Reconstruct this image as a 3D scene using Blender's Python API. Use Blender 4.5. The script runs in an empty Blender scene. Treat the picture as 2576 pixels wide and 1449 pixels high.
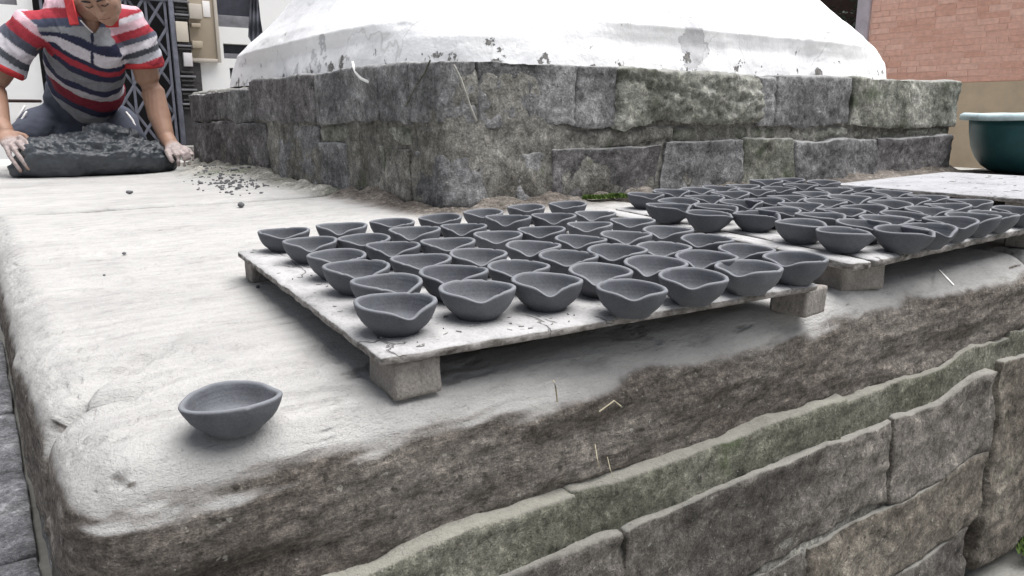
import bpy, math, random
import numpy as np
from mathutils import Vector, Matrix, Euler

S = bpy.context.scene
COL = S.collection
rnd = random.Random(7)

# ------------------------------------------------------------------ camera
TILT = 12.7836
CAM = np.array([0.0, 0.0, 0.25])
cd = bpy.data.cameras.new("camera")
cam = bpy.data.objects.new("camera", cd)
COL.objects.link(cam)
cam.location = CAM
cam.rotation_euler = (math.radians(90 - TILT), 0, 0)
cd.sensor_width = 36.0
cd.lens = 26.76
cd.clip_start = 0.02
cd.clip_end = 300
S.camera = cam

# ------------------------------------------------------------------ light
world = bpy.data.worlds.new("World")
S.world = world
world.use_nodes = True
wn = world.node_tree
wn.nodes.clear()
sky = wn.nodes.new("ShaderNodeTexSky")
sky.sky_type = 'NISHITA'
sky.sun_disc = False
SUN_DIR = Vector((0.48, 0.04, 1.6)).normalized()     # towards the light
sky.sun_elevation = math.asin(SUN_DIR.z)
sky.sun_rotation = math.atan2(SUN_DIR.x, SUN_DIR.y)
sky.dust_density = 3.0
hsv = wn.nodes.new("ShaderNodeHueSaturation")
hsv.inputs['Saturation'].default_value = 0.42          # overcast: the blue is washed out
bg = wn.nodes.new("ShaderNodeBackground")
bg.inputs['Strength'].default_value = 0.05
wo = wn.nodes.new("ShaderNodeOutputWorld")
wn.links.new(sky.outputs[0], hsv.inputs['Color'])
wn.links.new(hsv.outputs[0], bg.inputs['Color'])
wn.links.new(bg.outputs[0], wo.inputs['Surface'])
sd = bpy.data.lights.new("sun", 'SUN')
sd.energy = 2.6
sd.angle = math.radians(62)
sd.color = (1.0, 0.985, 0.965)
sun = bpy.data.objects.new("sun", sd)
COL.objects.link(sun)
sun.location = (2, -2, 6)
sun.rotation_euler = (-SUN_DIR).to_track_quat('-Z', 'Y').to_euler()
S.view_settings.view_transform = 'Standard'
S.view_settings.look = 'None'
S.view_settings.exposure = 1.36
S.view_settings.gamma = 1.0
S.view_settings.use_curve_mapping = False
S.cycles.max_bounces = 6
S.cycles.use_denoising = True

# ------------------------------------------------------------------ frames
# a runs along the plinth's right face, b along its left face, both away from its near corner
P0 = np.array([-0.18625, 1.99796, 0.0])
ANG = math.radians(35.034)
AX = np.array([math.cos(ANG), math.sin(ANG), 0.0])
BX = np.array([-AX[1], AX[0], 0.0])


def W(a, b, z=0.0):
    return P0 + a * AX + b * BX + np.array([0, 0, z])


def toW(v):
    v = np.asarray(v, float)
    o = P0 + v[:, :1] * AX + v[:, 1:2] * BX
    o[:, 2] += v[:, 2]
    return o


_c, _s, _f = math.cos(math.radians(TILT)), math.sin(math.radians(TILT)), 1915.0


def at(x, y, d):
    """a point seen at photo position (x, y) (in a 2576 wide picture) at depth d metres"""
    u, v = (x - 1288) / _f, (724.5 - y) / _f
    return CAM + d * np.array([u, _c + v * _s, -_s + v * _c])


def onz(x, y, z=0.0):
    u, v = (x - 1288) / _f, (724.5 - y) / _f
    r = np.array([u, _c + v * _s, -_s + v * _c])
    return CAM + r * ((z - CAM[2]) / r[2])


# ------------------------------------------------------------------ noise
def _h(ix, iy, iz, seed):
    n = (ix.astype(np.int64) * 374761393 + iy.astype(np.int64) * 668265263 + iz.astype(np.int64) * 1442695041 + seed * 974634777) & 0xffffffff
    n = ((n ^ (n >> 13)) * 1274126177) & 0xffffffff
    n = ((n ^ (n >> 15)) * 2246822519) & 0xffffffff
    return ((n ^ (n >> 16)) & 0xffffff) / float(0xffffff) * 2 - 1


def vnoise(p, seed=0):
    i = np.floor(p).astype(np.int64)
    f = p - i
    f = f * f * f * (f * (f * 6 - 15) + 10)
    r = 0
    for dx in (0, 1):
        wx = f[:, 0] if dx else 1 - f[:, 0]
        for dy in (0, 1):
            wy = f[:, 1] if dy else 1 - f[:, 1]
            for dz in (0, 1):
                wz = f[:, 2] if dz else 1 - f[:, 2]
                r = r + wx * wy * wz * _h(i[:, 0] + dx, i[:, 1] + dy, i[:, 2] + dz, seed)
    return r


def fbm(p, scale=1.0, octv=4, seed=0, gain=0.5, st=(1, 1, 1)):
    p = np.asarray(p, float) * np.array(st, float) * scale
    a, r, tot = 1.0, 0, 0
    for o in range(octv):
        r = r + a * vnoise(p + 13.7 * o, seed + o * 17)
        tot += a
        a *= gain
        p = p * 2.03
    return r / tot


def sstep(x, lo, hi):
    t = np.clip((x - lo) / (hi - lo), 0, 1)
    return t * t * (3 - 2 * t)


# ------------------------------------------------------------------ objects
def empty(name, loc, label=None, cat=None, group=None, rotz=0.0, kind=None):
    o = bpy.data.objects.new(name, None)
    o.empty_display_size = 0.05
    COL.objects.link(o)
    o.location = Vector(loc)
    o.rotation_euler = (0, 0, rotz)
    tag(o, label, cat, group, kind)
    return o


def tag(o, label=None, cat=None, group=None, kind=None):
    if label: o['label'] = label
    if cat: o['category'] = cat
    if group: o['group'] = group
    if kind: o['kind'] = kind
    return o


def mkmesh(name, v, f, mats, smooth=True, fm=None):
    me = bpy.data.meshes.new(name)
    v = np.asarray(v, float)
    if isinstance(f, np.ndarray):
        k = f.shape[1]
        me.vertices.add(len(v)); me.vertices.foreach_set("co", v.astype(np.float32).ravel())
        me.loops.add(f.size); me.loops.foreach_set("vertex_index", f.astype(np.int32).ravel())
        me.polygons.add(len(f))
        me.polygons.foreach_set("loop_start", np.arange(0, f.size, k, dtype=np.int32))
        me.polygons.foreach_set("loop_total", np.full(len(f), k, dtype=np.int32))
        me.update(calc_edges=True)
    else:
        me.from_pydata([tuple(x) for x in v], [], f)
    if not isinstance(mats, (list, tuple)): mats = [mats]
    for m in mats: me.materials.append(m)
    if fm is not None: me.polygons.foreach_set("material_index", np.asarray(fm, np.int32))
    me.polygons.foreach_set("use_smooth", np.full(len(me.polygons), smooth))
    me.update()
    return me


def world_loc(o):
    l = np.array(o.location)
    return l if o.parent is None else l + world_loc(o.parent)


def ob(name, v, f, mats, parent=None, origin=None, smooth=True, fm=None):
    """link one mesh object; v are world coordinates (parents are never rotated)"""
    v = np.asarray(v, float)
    if origin is None: origin = (v.min(0) + v.max(0)) / 2
    origin = np.array(origin, float)
    me = mkmesh(name, v - origin, f, mats, smooth, fm)
    o = bpy.data.objects.new(name, me)
    COL.objects.link(o)
    if parent is not None:
        o.parent = parent
        o.location = Vector(origin - world_loc(parent))
    else:
        o.location = Vector(origin)
    return o


def fattr(o, name, vals):
    at_ = o.data.attributes.new(name, 'FLOAT', 'POINT')
    at_.data.foreach_set('value', np.asarray(vals, np.float32))


def join(parts):
    V, F, n = [], [], 0
    for v, f in parts:
        V.append(np.asarray(v)); F.append(np.asarray(f) + n); n += len(v)
    return np.vstack(V), np.vstack(F)


def lat(lo, hi, res):
    return np.linspace(lo, hi, max(2, int(round((hi - lo) / res))) + 1)


def rbox(xs, ys, zs, r=0.01, disp=None, bottom=True):
    """closed lattice box with rounded edges, displaced along its rounded normal"""
    nx, ny, nz = len(xs), len(ys), len(zs)
    ID = lambda i, j, k: (i * ny + j) * nz + k
    Q = []
    def quad(a, b, c, d, flip):
        q = np.stack([a.ravel(), b.ravel(), c.ravel(), d.ravel()], 1)
        Q.append(q[:, ::-1] if flip else q)
    I, J = np.meshgrid(np.arange(nx - 1), np.arange(ny - 1), indexing='ij')
    for k, fl in ((nz - 1, False), (0, True)):
        if k == 0 and not bottom: continue
        quad(ID(I, J, k), ID(I + 1, J, k), ID(I + 1, J + 1, k), ID(I, J + 1, k), fl)
    I, K = np.meshgrid(np.arange(nx - 1), np.arange(nz - 1), indexing='ij')
    for j, fl in ((0, False), (ny - 1, True)):
        quad(ID(I, j, K), ID(I + 1, j, K), ID(I + 1, j, K + 1), ID(I, j, K + 1), fl)
    J, K = np.meshgrid(np.arange(ny - 1), np.arange(nz - 1), indexing='ij')
    for i, fl in ((nx - 1, False), (0, True)):
        quad(ID(i, J, K), ID(i, J + 1, K), ID(i, J + 1, K + 1), ID(i, J, K + 1), fl)
    Q = np.vstack(Q)
    u, inv = np.unique(Q, return_inverse=True)
    F = inv.reshape(Q.shape)
    k = u % nz; j = (u // nz) % ny; i = u // (nz * ny)
    p = np.stack([xs[i], ys[j], zs[k]], 1)
    lo = np.array([xs[0], ys[0], zs[0]]); hi = np.array([xs[-1], ys[-1], zs[-1]])
    rr = np.minimum(r, (hi - lo) * 0.49)
    core = np.clip(p, lo + rr, hi - rr)
    d = p - core
    n = d / np.maximum(np.linalg.norm(d, axis=1, keepdims=True), 1e-9)
    p = core + n * rr
    if disp is not None: p = p + n * disp(p, n)[:, None]
    return p, F, n


def box(lo, hi):
    x0, y0, z0 = lo; x1, y1, z1 = hi
    v = np.array([(x0, y0, z0), (x1, y0, z0), (x1, y1, z0), (x0, y1, z0), (x0, y0, z1), (x1, y0, z1), (x1, y1, z1), (x0, y1, z1)], float)
    f = np.array([(0, 3, 2, 1), (4, 5, 6, 7), (0, 1, 5, 4), (1, 2, 6, 5), (2, 3, 7, 6), (3, 0, 4, 7)])
    return v, f


def bevbox(lo, hi, r, n=2):
    xs = [lat(l, h, (h - l)) for l, h in zip(lo, hi)]
    xs = [np.array([l, l + r, h - r, h]) if h - l > 2 * r else np.array([l, h]) for l, h in zip(lo, hi)]
    v, f, _ = rbox(*xs, r=r)
    return v, f


def sweep(pts, rad, rad2=None, up=(0, 0, 1), n=16, cap=True):
    """closed tube through pts with elliptic sections; round ends"""
    pts = np.asarray(pts, float); m = len(pts)
    rad = np.asarray(rad, float) * np.ones(m)
    rad2 = rad if rad2 is None else np.asarray(rad2, float) * np.ones(m)
    if cap:
        P, R1, R2 = [], [], []
        d0 = pts[0] - pts[1]; d0 /= np.linalg.norm(d0)
        d1 = pts[-1] - pts[-2]; d1 /= np.linalg.norm(d1)
        for t in (88, 62, 32):
            e = min(rad[0], rad2[0])
            P.append(pts[0] + d0 * e * math.sin(math.radians(t))); R1.append(rad[0] * math.cos(math.radians(t))); R2.append(rad2[0] * math.cos(math.radians(t)))
        P += list(pts); R1 += list(rad); R2 += list(rad2)
        for t in (32, 62, 88):
            e = min(rad[-1], rad2[-1])
            P.append(pts[-1] + d1 * e * math.sin(math.radians(t))); R1.append(rad[-1] * math.cos(math.radians(t))); R2.append(rad2[-1] * math.cos(math.radians(t)))
        pts, rad, rad2 = np.array(P), np.array(R1), np.array(R2); m = len(pts)
    T = np.gradient(pts, axis=0)
    T /= np.maximum(np.linalg.norm(T, axis=1, keepdims=True), 1e-9)
    up = np.array(up, float)
    V = []
    for i in range(m):
        x = np.cross(up, T[i])
        if np.linalg.norm(x) < 1e-3: x = np.cross(np.array([1.0, 0, 0]), T[i])
        x /= np.linalg.norm(x); y = np.cross(T[i], x)
        for k in range(n):
            t = 2 * math.pi * k / n
            V.append(pts[i] + x * rad[i] * math.cos(t) + y * rad2[i] * math.sin(t))
    V = np.array(V)
    F = []
    for i in range(m - 1):
        for k in range(n):
            F.append((i * n + k, i * n + (k + 1) % n, (i + 1) * n + (k + 1) % n, (i + 1) * n + k))
    nV = len(V)
    V = np.vstack([V, pts[0], pts[-1]])
    for k in range(0, n, 1):
        F.append((nV, (k + 1) % n, k, nV)); F.append((nV + 1, (m - 1) * n + k, (m - 1) * n + (k + 1) % n, nV + 1))
    F = [tuple(dict.fromkeys(q)) for q in F]
    return V, F


def joinl(parts):
    V, F, n = [], [], 0
    for v, f in parts:
        V.append(np.asarray(v)); F += [tuple(int(i) + n for i in q) for q in f]; n += len(v)
    return np.vstack(V), F


def ellipsoid(c, r, M=None, n=16, m=10):
    V, F = [], []
    for i in range(m + 1):
        t = math.pi * i / m
        for k in range(n):
            p = 2 * math.pi * k / n
            V.append((math.sin(t) * math.cos(p) * r[0], math.sin(t) * math.sin(p) * r[1], math.cos(t) * r[2]))
    V = np.array(V)
    if M is not None: V = V @ np.asarray(M).T
    V = V + np.array(c)
    for i in range(m):
        for k in range(n):
            q = (i * n + k, (i + 1) * n + k, (i + 1) * n + (k + 1) % n, i * n + (k + 1) % n)
            if i == 0: q = (q[0], q[1], q[2])
            elif i == m - 1: q = (q[0], q[1], q[3])
            F.append(q)
    # weld the poles
    V2 = V.copy(); V2[:n] = V[:n].mean(0); V2[m * n:] = V[m * n:].mean(0)
    F = [tuple((0 if i < n else (m * n if i >= m * n else i)) for i in q) for q in F]
    return V2, F


def lathe(profile, n=48):
    V, F = [], []
    for r, z in profile:
        for k in range(n):
            t = 2 * math.pi * k / n
            V.append((r * math.cos(t), r * math.sin(t), z))
    m = len(profile)
    for i in range(m - 1):
        for k in range(n):
            F.append((i * n + k, i * n + (k + 1) % n, (i + 1) * n + (k + 1) % n, (i + 1) * n + k))
    return np.array(V), np.array(F)


def remesh(parts, voxel, smooth=3):
    """union of closed shapes as one continuous skin; returns verts, faces, normals (world)"""
    v, f = joinl(parts)
    me = bpy.data.meshes.new("tmp"); me.from_pydata([tuple(x) for x in v], [], f); me.validate()
    o = bpy.data.objects.new("tmp", me); COL.objects.link(o)
    mo = o.modifiers.new("r", 'REMESH'); mo.mode = 'VOXEL'; mo.voxel_size = voxel
    if smooth:
        ms = o.modifiers.new("s", 'SMOOTH'); ms.iterations = smooth; ms.factor = 0.5
    dg = bpy.context.evaluated_depsgraph_get(); dg.update()
    ev = o.evaluated_get(dg); m2 = bpy.data.meshes.new_from_object(ev)
    n = len(m2.vertices)
    V = np.empty(n * 3, np.float32); m2.vertices.foreach_get("co", V); V = V.reshape(-1, 3).astype(float)
    N = np.empty(n * 3, np.float32); m2.vertices.foreach_get("normal", N); N = N.reshape(-1, 3).astype(float)
    F = [tuple(p.vertices) for p in m2.polygons]
    bpy.data.objects.remove(o); bpy.data.meshes.remove(me); bpy.data.meshes.remove(m2)
    return V, F, N


# ------------------------------------------------------------------ materials
class NT:
    def __init__(s, name, rough=0.85, spec=0.3):
        s.m = bpy.data.materials.new(name); s.m.use_nodes = True
        s.t = s.m.node_tree; s.t.nodes.clear()
        s.b = s.n("ShaderNodeBsdfPrincipled"); s.o = s.n("ShaderNodeOutputMaterial")
        s.l(s.b.outputs[0], s.o.inputs[0])
        s.b.inputs['Roughness'].default_value = rough
        s.b.inputs['Specular IOR Level'].default_value = spec
        g = s.n("ShaderNodeNewGeometry"); s.g = g
        mp = s.n("ShaderNodeMapping"); mp.inputs['Rotation'].default_value = (0, 0, -ANG)
        s.l(g.outputs['Position'], mp.inputs['Vector']); s.P = mp.outputs[0]
    def n(s, t): return s.t.nodes.new(t)
    def l(s, a, b): s.t.links.new(a, b)
    def obj(s):
        c = s.n("ShaderNodeTexCoord"); s.P = c.outputs['Object']; return s
    def noise(s, scale, detail=5, rough=0.6, st=None, off=None):
        v = s.P
        if st or off:
            mp = s.n("ShaderNodeMapping"); mp.inputs['Scale'].default_value = st or (1, 1, 1)
            mp.inputs['Location'].default_value = off or (0, 0, 0)
            s.l(v, mp.inputs['Vector']); v = mp.outputs[0]
        t = s.n("ShaderNodeTexNoise"); t.inputs['Scale'].default_value = scale
        t.inputs['Detail'].default_value = detail; t.inputs['Roughness'].default_value = rough
        s.l(v, t.inputs['Vector']); return t.outputs['Fac']
    def voro(s, scale, feature='DISTANCE_TO_EDGE', st=None, warp=None):
        v = s.P
        if st:
            mp = s.n("ShaderNodeMapping"); mp.inputs['Scale'].default_value = st
            s.l(v, mp.inputs['Vector']); v = mp.outputs[0]
        if warp:
            t = s.n("ShaderNodeTexNoise"); t.inputs['Scale'].default_value = warp[0]; t.inputs['Detail'].default_value = 4
            s.l(v, t.inputs['Vector'])
            a = s.n("ShaderNodeVectorMath"); a.operation = 'SCALE'; a.inputs['Scale'].default_value = warp[1]
            s.l(t.outputs['Color'], a.inputs[0])
            b = s.n("ShaderNodeVectorMath"); b.operation = 'ADD'; s.l(v, b.inputs[0]); s.l(a.outputs[0], b.inputs[1]); v = b.outputs[0]
        t = s.n("ShaderNodeTexVoronoi"); t.feature = feature; t.inputs['Scale'].default_value = scale
        s.l(v, t.inputs['Vector']); return t.outputs['Distance']
    def ramp(s, x, stops, interp='LINEAR'):
        r = s.n("ShaderNodeValToRGB"); cr = r.color_ramp; cr.interpolation = interp
        while len(cr.elements) > 1: cr.elements.remove(cr.elements[-1])
        for i, (p, c) in enumerate(stops):
            if not isinstance(c, (tuple, list)): c = (c, c, c)
            e = cr.elements[0] if i == 0 else cr.elements.new(p)
            e.position = p; e.color = (*c, 1)
        s.l(x, r.inputs[0]); return r.outputs[0]
    def mr(s, x, a, b, c=0.0, d=1.0):
        r = s.n("ShaderNodeMapRange"); r.inputs['From Min'].default_value = a; r.inputs['From Max'].default_value = b
        r.inputs['To Min'].default_value = c; r.inputs['To Max'].default_value = d
        r.interpolation_type = 'SMOOTHSTEP' if (c, d) == (0.0, 1.0) else 'LINEAR'
        s.l(x, r.inputs['Value']); return r.outputs[0]
    def mix(s, f, a, b, mode='MIX'):
        m = s.n("ShaderNodeMix"); m.data_type = 'RGBA'; m.blend_type = mode
        s._in(f, m.inputs['Factor']); s._in(a, m.inputs['A'] if False else m.inputs[6]); s._in(b, m.inputs[7])
        return m.outputs[2]
    def _in(s, v, sock):
        if isinstance(v, (int, float)):
            if sock.type == 'RGBA': sock.default_value = (v, v, v, 1)
            else: sock.default_value = v
        elif isinstance(v, (tuple, list)): sock.default_value = (*v, 1) if sock.type == 'RGBA' else v
        else: s.l(v, sock)
    def math(s, op, a, b=0.0):
        m = s.n("ShaderNodeMath"); m.operation = op; s._in(a, m.inputs[0]); s._in(b, m.inputs[1]); return m.outputs[0]
    def sep(s, v):
        m = s.n("ShaderNodeSeparateXYZ"); s.l(v, m.inputs[0]); return m.outputs
    def attr(s, name, col=False):
        a = s.n("ShaderNodeAttribute"); a.attribute_name = name; return a.outputs['Color' if col else 'Fac']
    def bump(s, h, dist, strength=1.0, prev=None):
        b = s.n("ShaderNodeBump"); b.inputs['Distance'].default_value = dist; b.inputs['Strength'].default_value = strength
        s.l(h, b.inputs['Height'])
        if prev is not None: s.l(prev, b.inputs['Normal'])
        return b.outputs[0]
    def fin(s, col, nrm=None, rough=None):
        s._in(col, s.b.inputs['Base Color'])
        if nrm is not None: s.l(nrm, s.b.inputs['Normal'])
        if rough is not None: s._in(rough, s.b.inputs['Roughness'])
        return s.m


def plain(name, col, rough=0.7, spec=0.4, var=0.15, scale=12, bumpd=0.0, metal=0.0):
    t = NT(name, rough, spec)
    n = t.noise(scale, 6, 0.65)
    c = t.mix(1.0, col, t.ramp(n, [(0.3, 1 - var), (0.7, 1 + var)]), 'MULTIPLY')
    t.b.inputs['Metallic'].default_value = metal
    return t.fin(c, t.bump(t.noise(scale * 5, 5), bumpd) if bumpd else None)


def stone_mat(name, c1, c2, c3, dust=(0.445, 0.437, 0.427), dlo=0.45, dhi=0.8, moss=0.0, strata=0.0, bump=1.0, mossc=(0.052, 0.068, 0.032), seed=0.0, grime=False):
    t = NT(name, 0.93, 0.15)
    off = (seed, seed * 1.7, seed * 0.3)
    st = (1, 1, 1 + strata * 6)
    n1 = t.noise(4.5, 6, 0.62, st=(1, 1, 1 + strata * 2), off=off)
    n2 = t.noise(26, 6, 0.7, st=st, off=off)
    n3 = t.noise(150, 4, 0.75, off=off)
    c = t.ramp(n1, [(0.36, c1), (0.5, c2), (0.62, c3)])
    c = t.mix(1.0, c, t.ramp(n2, [(0.30, 0.42), (0.44, 0.85), (0.54, 1.05), (0.70, 1.75)]), 'MULTIPLY')
    c = t.mix(1.0, c, t.ramp(n3, [(0.3, 0.62), (0.5, 1.0), (0.68, 1.5)]), 'MULTIPLY')
    n25 = t.noise(62, 7, 0.78, st=(1, 1, 1 + strata * 2), off=(seed + 20, 3, 1))
    c = t.mix(1.0, c, t.ramp(n25, [(0.34, 0.45), (0.46, 0.92), (0.56, 1.06), (0.68, 1.7)]), 'MULTIPLY')
    n4 = t.noise(520, 3, 0.7, off=off)
    c = t.mix(1.0, c, t.ramp(n4, [(0.32, 0.7), (0.5, 1.0), (0.66, 1.4)]), 'MULTIPLY')
    # little pale grains and dark pits
    pit = t.mr(t.noise(75, 3, 0.5, off=(seed + 5, 2, 1)), 0.66, 0.72)
    c = t.mix(t.math('MULTIPLY', pit, 0.65), c, (c1[0] * 0.3, c1[1] * 0.3, c1[2] * 0.3))
    gr = t.mr(t.noise(110, 2, 0.5, off=(seed + 9, 4, 7)), 0.69, 0.74)
    c = t.mix(t.math('MULTIPLY', gr, 0.6), c, (0.42, 0.41, 0.37))
    if moss:
        mm = t.mr(t.noise(5.5, 6, 0.68, off=(seed + 3, 1, 2)), 0.62 - moss * 0.22, 0.72 - moss * 0.15)
        c = t.mix(t.math('MULTIPLY', mm, 0.75), c, t.mix(n2, mossc, (mossc[0] * 2.3, mossc[1] * 2.2, mossc[2] * 2.4)))
    dn = None
    if dust is not None:
        nz = t.sep(t.g.outputs['Normal'])[2]
        k = t.math('ADD', nz, t.math('MULTIPLY', t.math('SUBTRACT', t.noise(9, 7, 0.72, off=off), 0.5), 0.55))
        k = t.mr(k, dlo, dhi)
        dn = t.noise(3.0, 7, 0.6, st=(0.45, 1.6, 1), off=off)
        dd = t.mix(1.0, dust, t.ramp(dn, [(0.3, 0.86), (0.5, 1.0), (0.7, 1.06)]), 'MULTIPLY')
        fl = t.noise(30, 7, 0.72, st=(0.5, 1.5, 1))
        gate = t.noise(4.5, 4, 0.6, off=(seed + 4, 2, 0))
        fl = t.math('ADD', fl, t.math('MULTIPLY', gate, 0.35))
        dd = t.mix(1.0, dd, t.ramp(fl, [(0.42, 0.58), (0.55, 0.88), (0.70, 1.0), (0.85, 1.08)]), 'MULTIPLY')
        if grime:
            sp2 = t.sep(t.P)
            warm = t.math('MULTIPLY', t.mr(t.noise(2.6, 4, 0.6, off=(1, 5, 2)), 0.42, 0.62), t.mr(sp2[1], 0.58, 0.50))
            dd = t.mix(t.math('MULTIPLY', warm, 0.6), dd, (0.44, 0.40, 0.35))
            g = t.math('ADD', t.attr('grime'), t.math('MULTIPLY', t.math('SUBTRACT', t.noise(14, 6, 0.7), 0.5), 0.6))
            k = t.math('MULTIPLY', k, t.mr(g, 0.75, 0.2))
        c = t.mix(k, c, dd)
    b = t.bump(n2, 0.010 * bump, 0.9)
    b = t.bump(n25, 0.006 * bump, 0.9, b)
    b = t.bump(n3, 0.0030 * bump, 0.9, b)
    b = t.bump(n4, 0.0007 * bump, 0.8, b)
    return t.fin(c, b)


M = {}
M['top'] = stone_mat("ledge stone under pale dust", (0.10, 0.086, 0.075), (0.15, 0.132, 0.117), (0.205, 0.185, 0.165), dlo=0.26, dhi=0.60, strata=0.45, bump=0.85, moss=0.0, grime=True)
M['topl'] = stone_mat("dusty side stone", (0.15, 0.145, 0.13), (0.24, 0.235, 0.21), (0.33, 0.32, 0.29), dlo=0.3, dhi=0.7, bump=0.7, moss=0.3, grime=True, seed=4)
M['wall1'] = stone_mat("green grey band stone", (0.115, 0.116, 0.089), (0.159, 0.158, 0.127), (0.216, 0.212, 0.176), dust=(0.34, 0.33, 0.29), dlo=0.45, dhi=0.8, moss=0.02, seed=2)
M['wall2'] = stone_mat("brown grey wall stone", (0.097, 0.088, 0.081), (0.146, 0.134, 0.121), (0.203, 0.186, 0.167), dust=(0.34, 0.33, 0.30), dlo=0.45, dhi=0.85, moss=0.0, seed=3)
M['wall3'] = stone_mat("warm wall stone", (0.115, 0.100, 0.084), (0.173, 0.154, 0.130), (0.243, 0.220, 0.186), dust=(0.34, 0.33, 0.30), dlo=0.45, dhi=0.85, moss=0.1, seed=6, mossc=(0.055, 0.075, 0.03))
M['pl1'] = stone_mat("plinth stone grey", (0.115, 0.115, 0.117), (0.184, 0.183, 0.186), (0.274, 0.273, 0.274), dust=(0.36, 0.36, 0.36), dlo=0.4, dhi=0.85, moss=0.04, seed=1)
M['pl2'] = stone_mat("plinth stone dark", (0.101, 0.097, 0.099), (0.154, 0.147, 0.149), (0.218, 0.210, 0.212), dust=(0.36, 0.36, 0.36), dlo=0.4, dhi=0.85, moss=0.0, seed=8)
M['pl3'] = stone_mat("plinth stone mossy", (0.127, 0.129, 0.109), (0.218, 0.221, 0.193), (0.345, 0.345, 0.310), dust=(0.36, 0.36, 0.34), dlo=0.4, dhi=0.85, moss=0.55, seed=5, mossc=(0.045, 0.058, 0.034))
M['mortar'] = stone_mat("crumbling mortar", (0.127, 0.121, 0.107), (0.196, 0.190, 0.172), (0.287, 0.278, 0.253), dust=(0.33, 0.325, 0.30), dlo=0.5, dhi=0.9, moss=0.12, seed=7)
M['mound'] = stone_mat("grey rubble mortar", (0.16, 0.155, 0.15), (0.26, 0.25, 0.24), (0.36, 0.35, 0.34), dust=None, seed=11)
M['pave'] = stone_mat("paving stone", (0.17, 0.17, 0.18), (0.25, 0.25, 0.262), (0.34, 0.34, 0.35), dust=None, seed=12, bump=0.5)
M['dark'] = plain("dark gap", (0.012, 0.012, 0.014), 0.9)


def clay_mat():
    t = NT("unfired grey clay", 0.78, 0.28).obj()
    n = t.noise(38, 5, 0.6); f = t.noise(420, 3, 0.6)
    ring = t.noise(60, 4, 0.6, st=(0.2, 0.2, 3.5))
    oi = t.n("ShaderNodeObjectInfo")
    base = t.mix(oi.outputs['Random'], (0.078, 0.082, 0.094), (0.118, 0.123, 0.136))
    c = t.mix(1.0, base, t.ramp(n, [(0.3, 0.85), (0.7, 1.14)]), 'MULTIPLY')
    c = t.mix(1.0, c, t.ramp(f, [(0.3, 0.86), (0.7, 1.14)]), 'MULTIPLY')
    # rim and bowl floor painted paler: light from above put into the colour
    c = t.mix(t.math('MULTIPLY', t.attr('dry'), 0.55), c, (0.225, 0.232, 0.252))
    b = t.bump(ring, 0.0008, 0.6); b = t.bump(f, 0.0004, 0.6, b)
    return t.fin(c, b)
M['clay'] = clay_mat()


def wetclay():
    t = NT("wet dark clay", 0.42, 0.5)
    n = t.noise(22, 6, 0.65); f = t.noise(130, 4, 0.6)
    c = t.ramp(n, [(0.3, (0.030, 0.035, 0.042)), (0.55, (0.05, 0.057, 0.066)), (0.78, (0.075, 0.082, 0.092))])
    return t.fin(c, t.bump(f, 0.002, 0.6, t.bump(n, 0.008, 0.7)))
M['wet'] = wetclay()


def board_mat(name, st, seed, base=(0.375, 0.37, 0.372)):
    t = NT(name, 0.9, 0.15)
    off = (seed, seed, 0)
    n = t.noise(7, 6, 0.65, st=st, off=off); g = t.noise(60, 6, 0.7, st=st, off=off); f = t.noise(300, 3, 0.6)
    c = t.mix(1.0, base, t.ramp(n, [(0.3, 0.80), (0.5, 0.98), (0.7, 1.05)]), 'MULTIPLY')
    c = t.mix(1.0, c, t.ramp(g, [(0.3, 0.66), (0.44, 0.95), (0.6, 1.04)]), 'MULTIPLY')
    c = t.mix(1.0, c, t.ramp(f, [(0.3, 0.84), (0.5, 1.0), (0.7, 1.08)]), 'MULTIPLY')
    # hairline cracks in the dried slip
    e = t.voro(9, st=(st[0] * 1.3, st[1] * 0.8, 1), warp=(16, 0.10))
    gate = t.mr(t.noise(11, 3, 0.5, off=(seed + 2, 1, 0)), 0.54, 0.60)
    crack = t.math('MULTIPLY', t.mr(e, 0.016, 0.004), gate)
    c = t.mix(t.math('MULTIPLY', crack, 0.6), c, (0.07, 0.065, 0.06))
    spot = t.math('MULTIPLY', t.mr(t.noise(48, 6, 0.7, st=(1.0, 2.2, 1), off=(seed, 5, 0)), 0.61, 0.66), 0.75)
    c = t.mix(spot, c, (0.16, 0.15, 0.145))
    nz = t.sep(t.g.outputs['Normal'])[2]
    side = t.mr(nz, 0.75, 0.35)
    edge = t.ramp(t.noise(45, 6, 0.75, st=(1, 1, 2.2)), [(0.32, (0.04, 0.036, 0.032)), (0.45, (0.14, 0.13, 0.12)), (0.58, (0.27, 0.255, 0.245)), (0.75, (0.42, 0.41, 0.40))])
    c = t.mix(side, c, edge)
    b = t.bump(g, 0.0015, 0.8); b = t.bump(crack, -0.002, 1.0, b); b = t.bump(f, 0.0005, 0.6, b)
    return t.fin(c, b)
M['board1'] = board_mat("plywood caked with dried slip", (1.0, 0.6, 1), 1.0)
M['board2'] = board_mat("old plank caked with dried slip", (1.8, 0.35, 1), 4.0)
M['board3'] = board_mat("white dusty board", (0.8, 1.0, 1), 8.0, (0.33, 0.33, 0.345))


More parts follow.
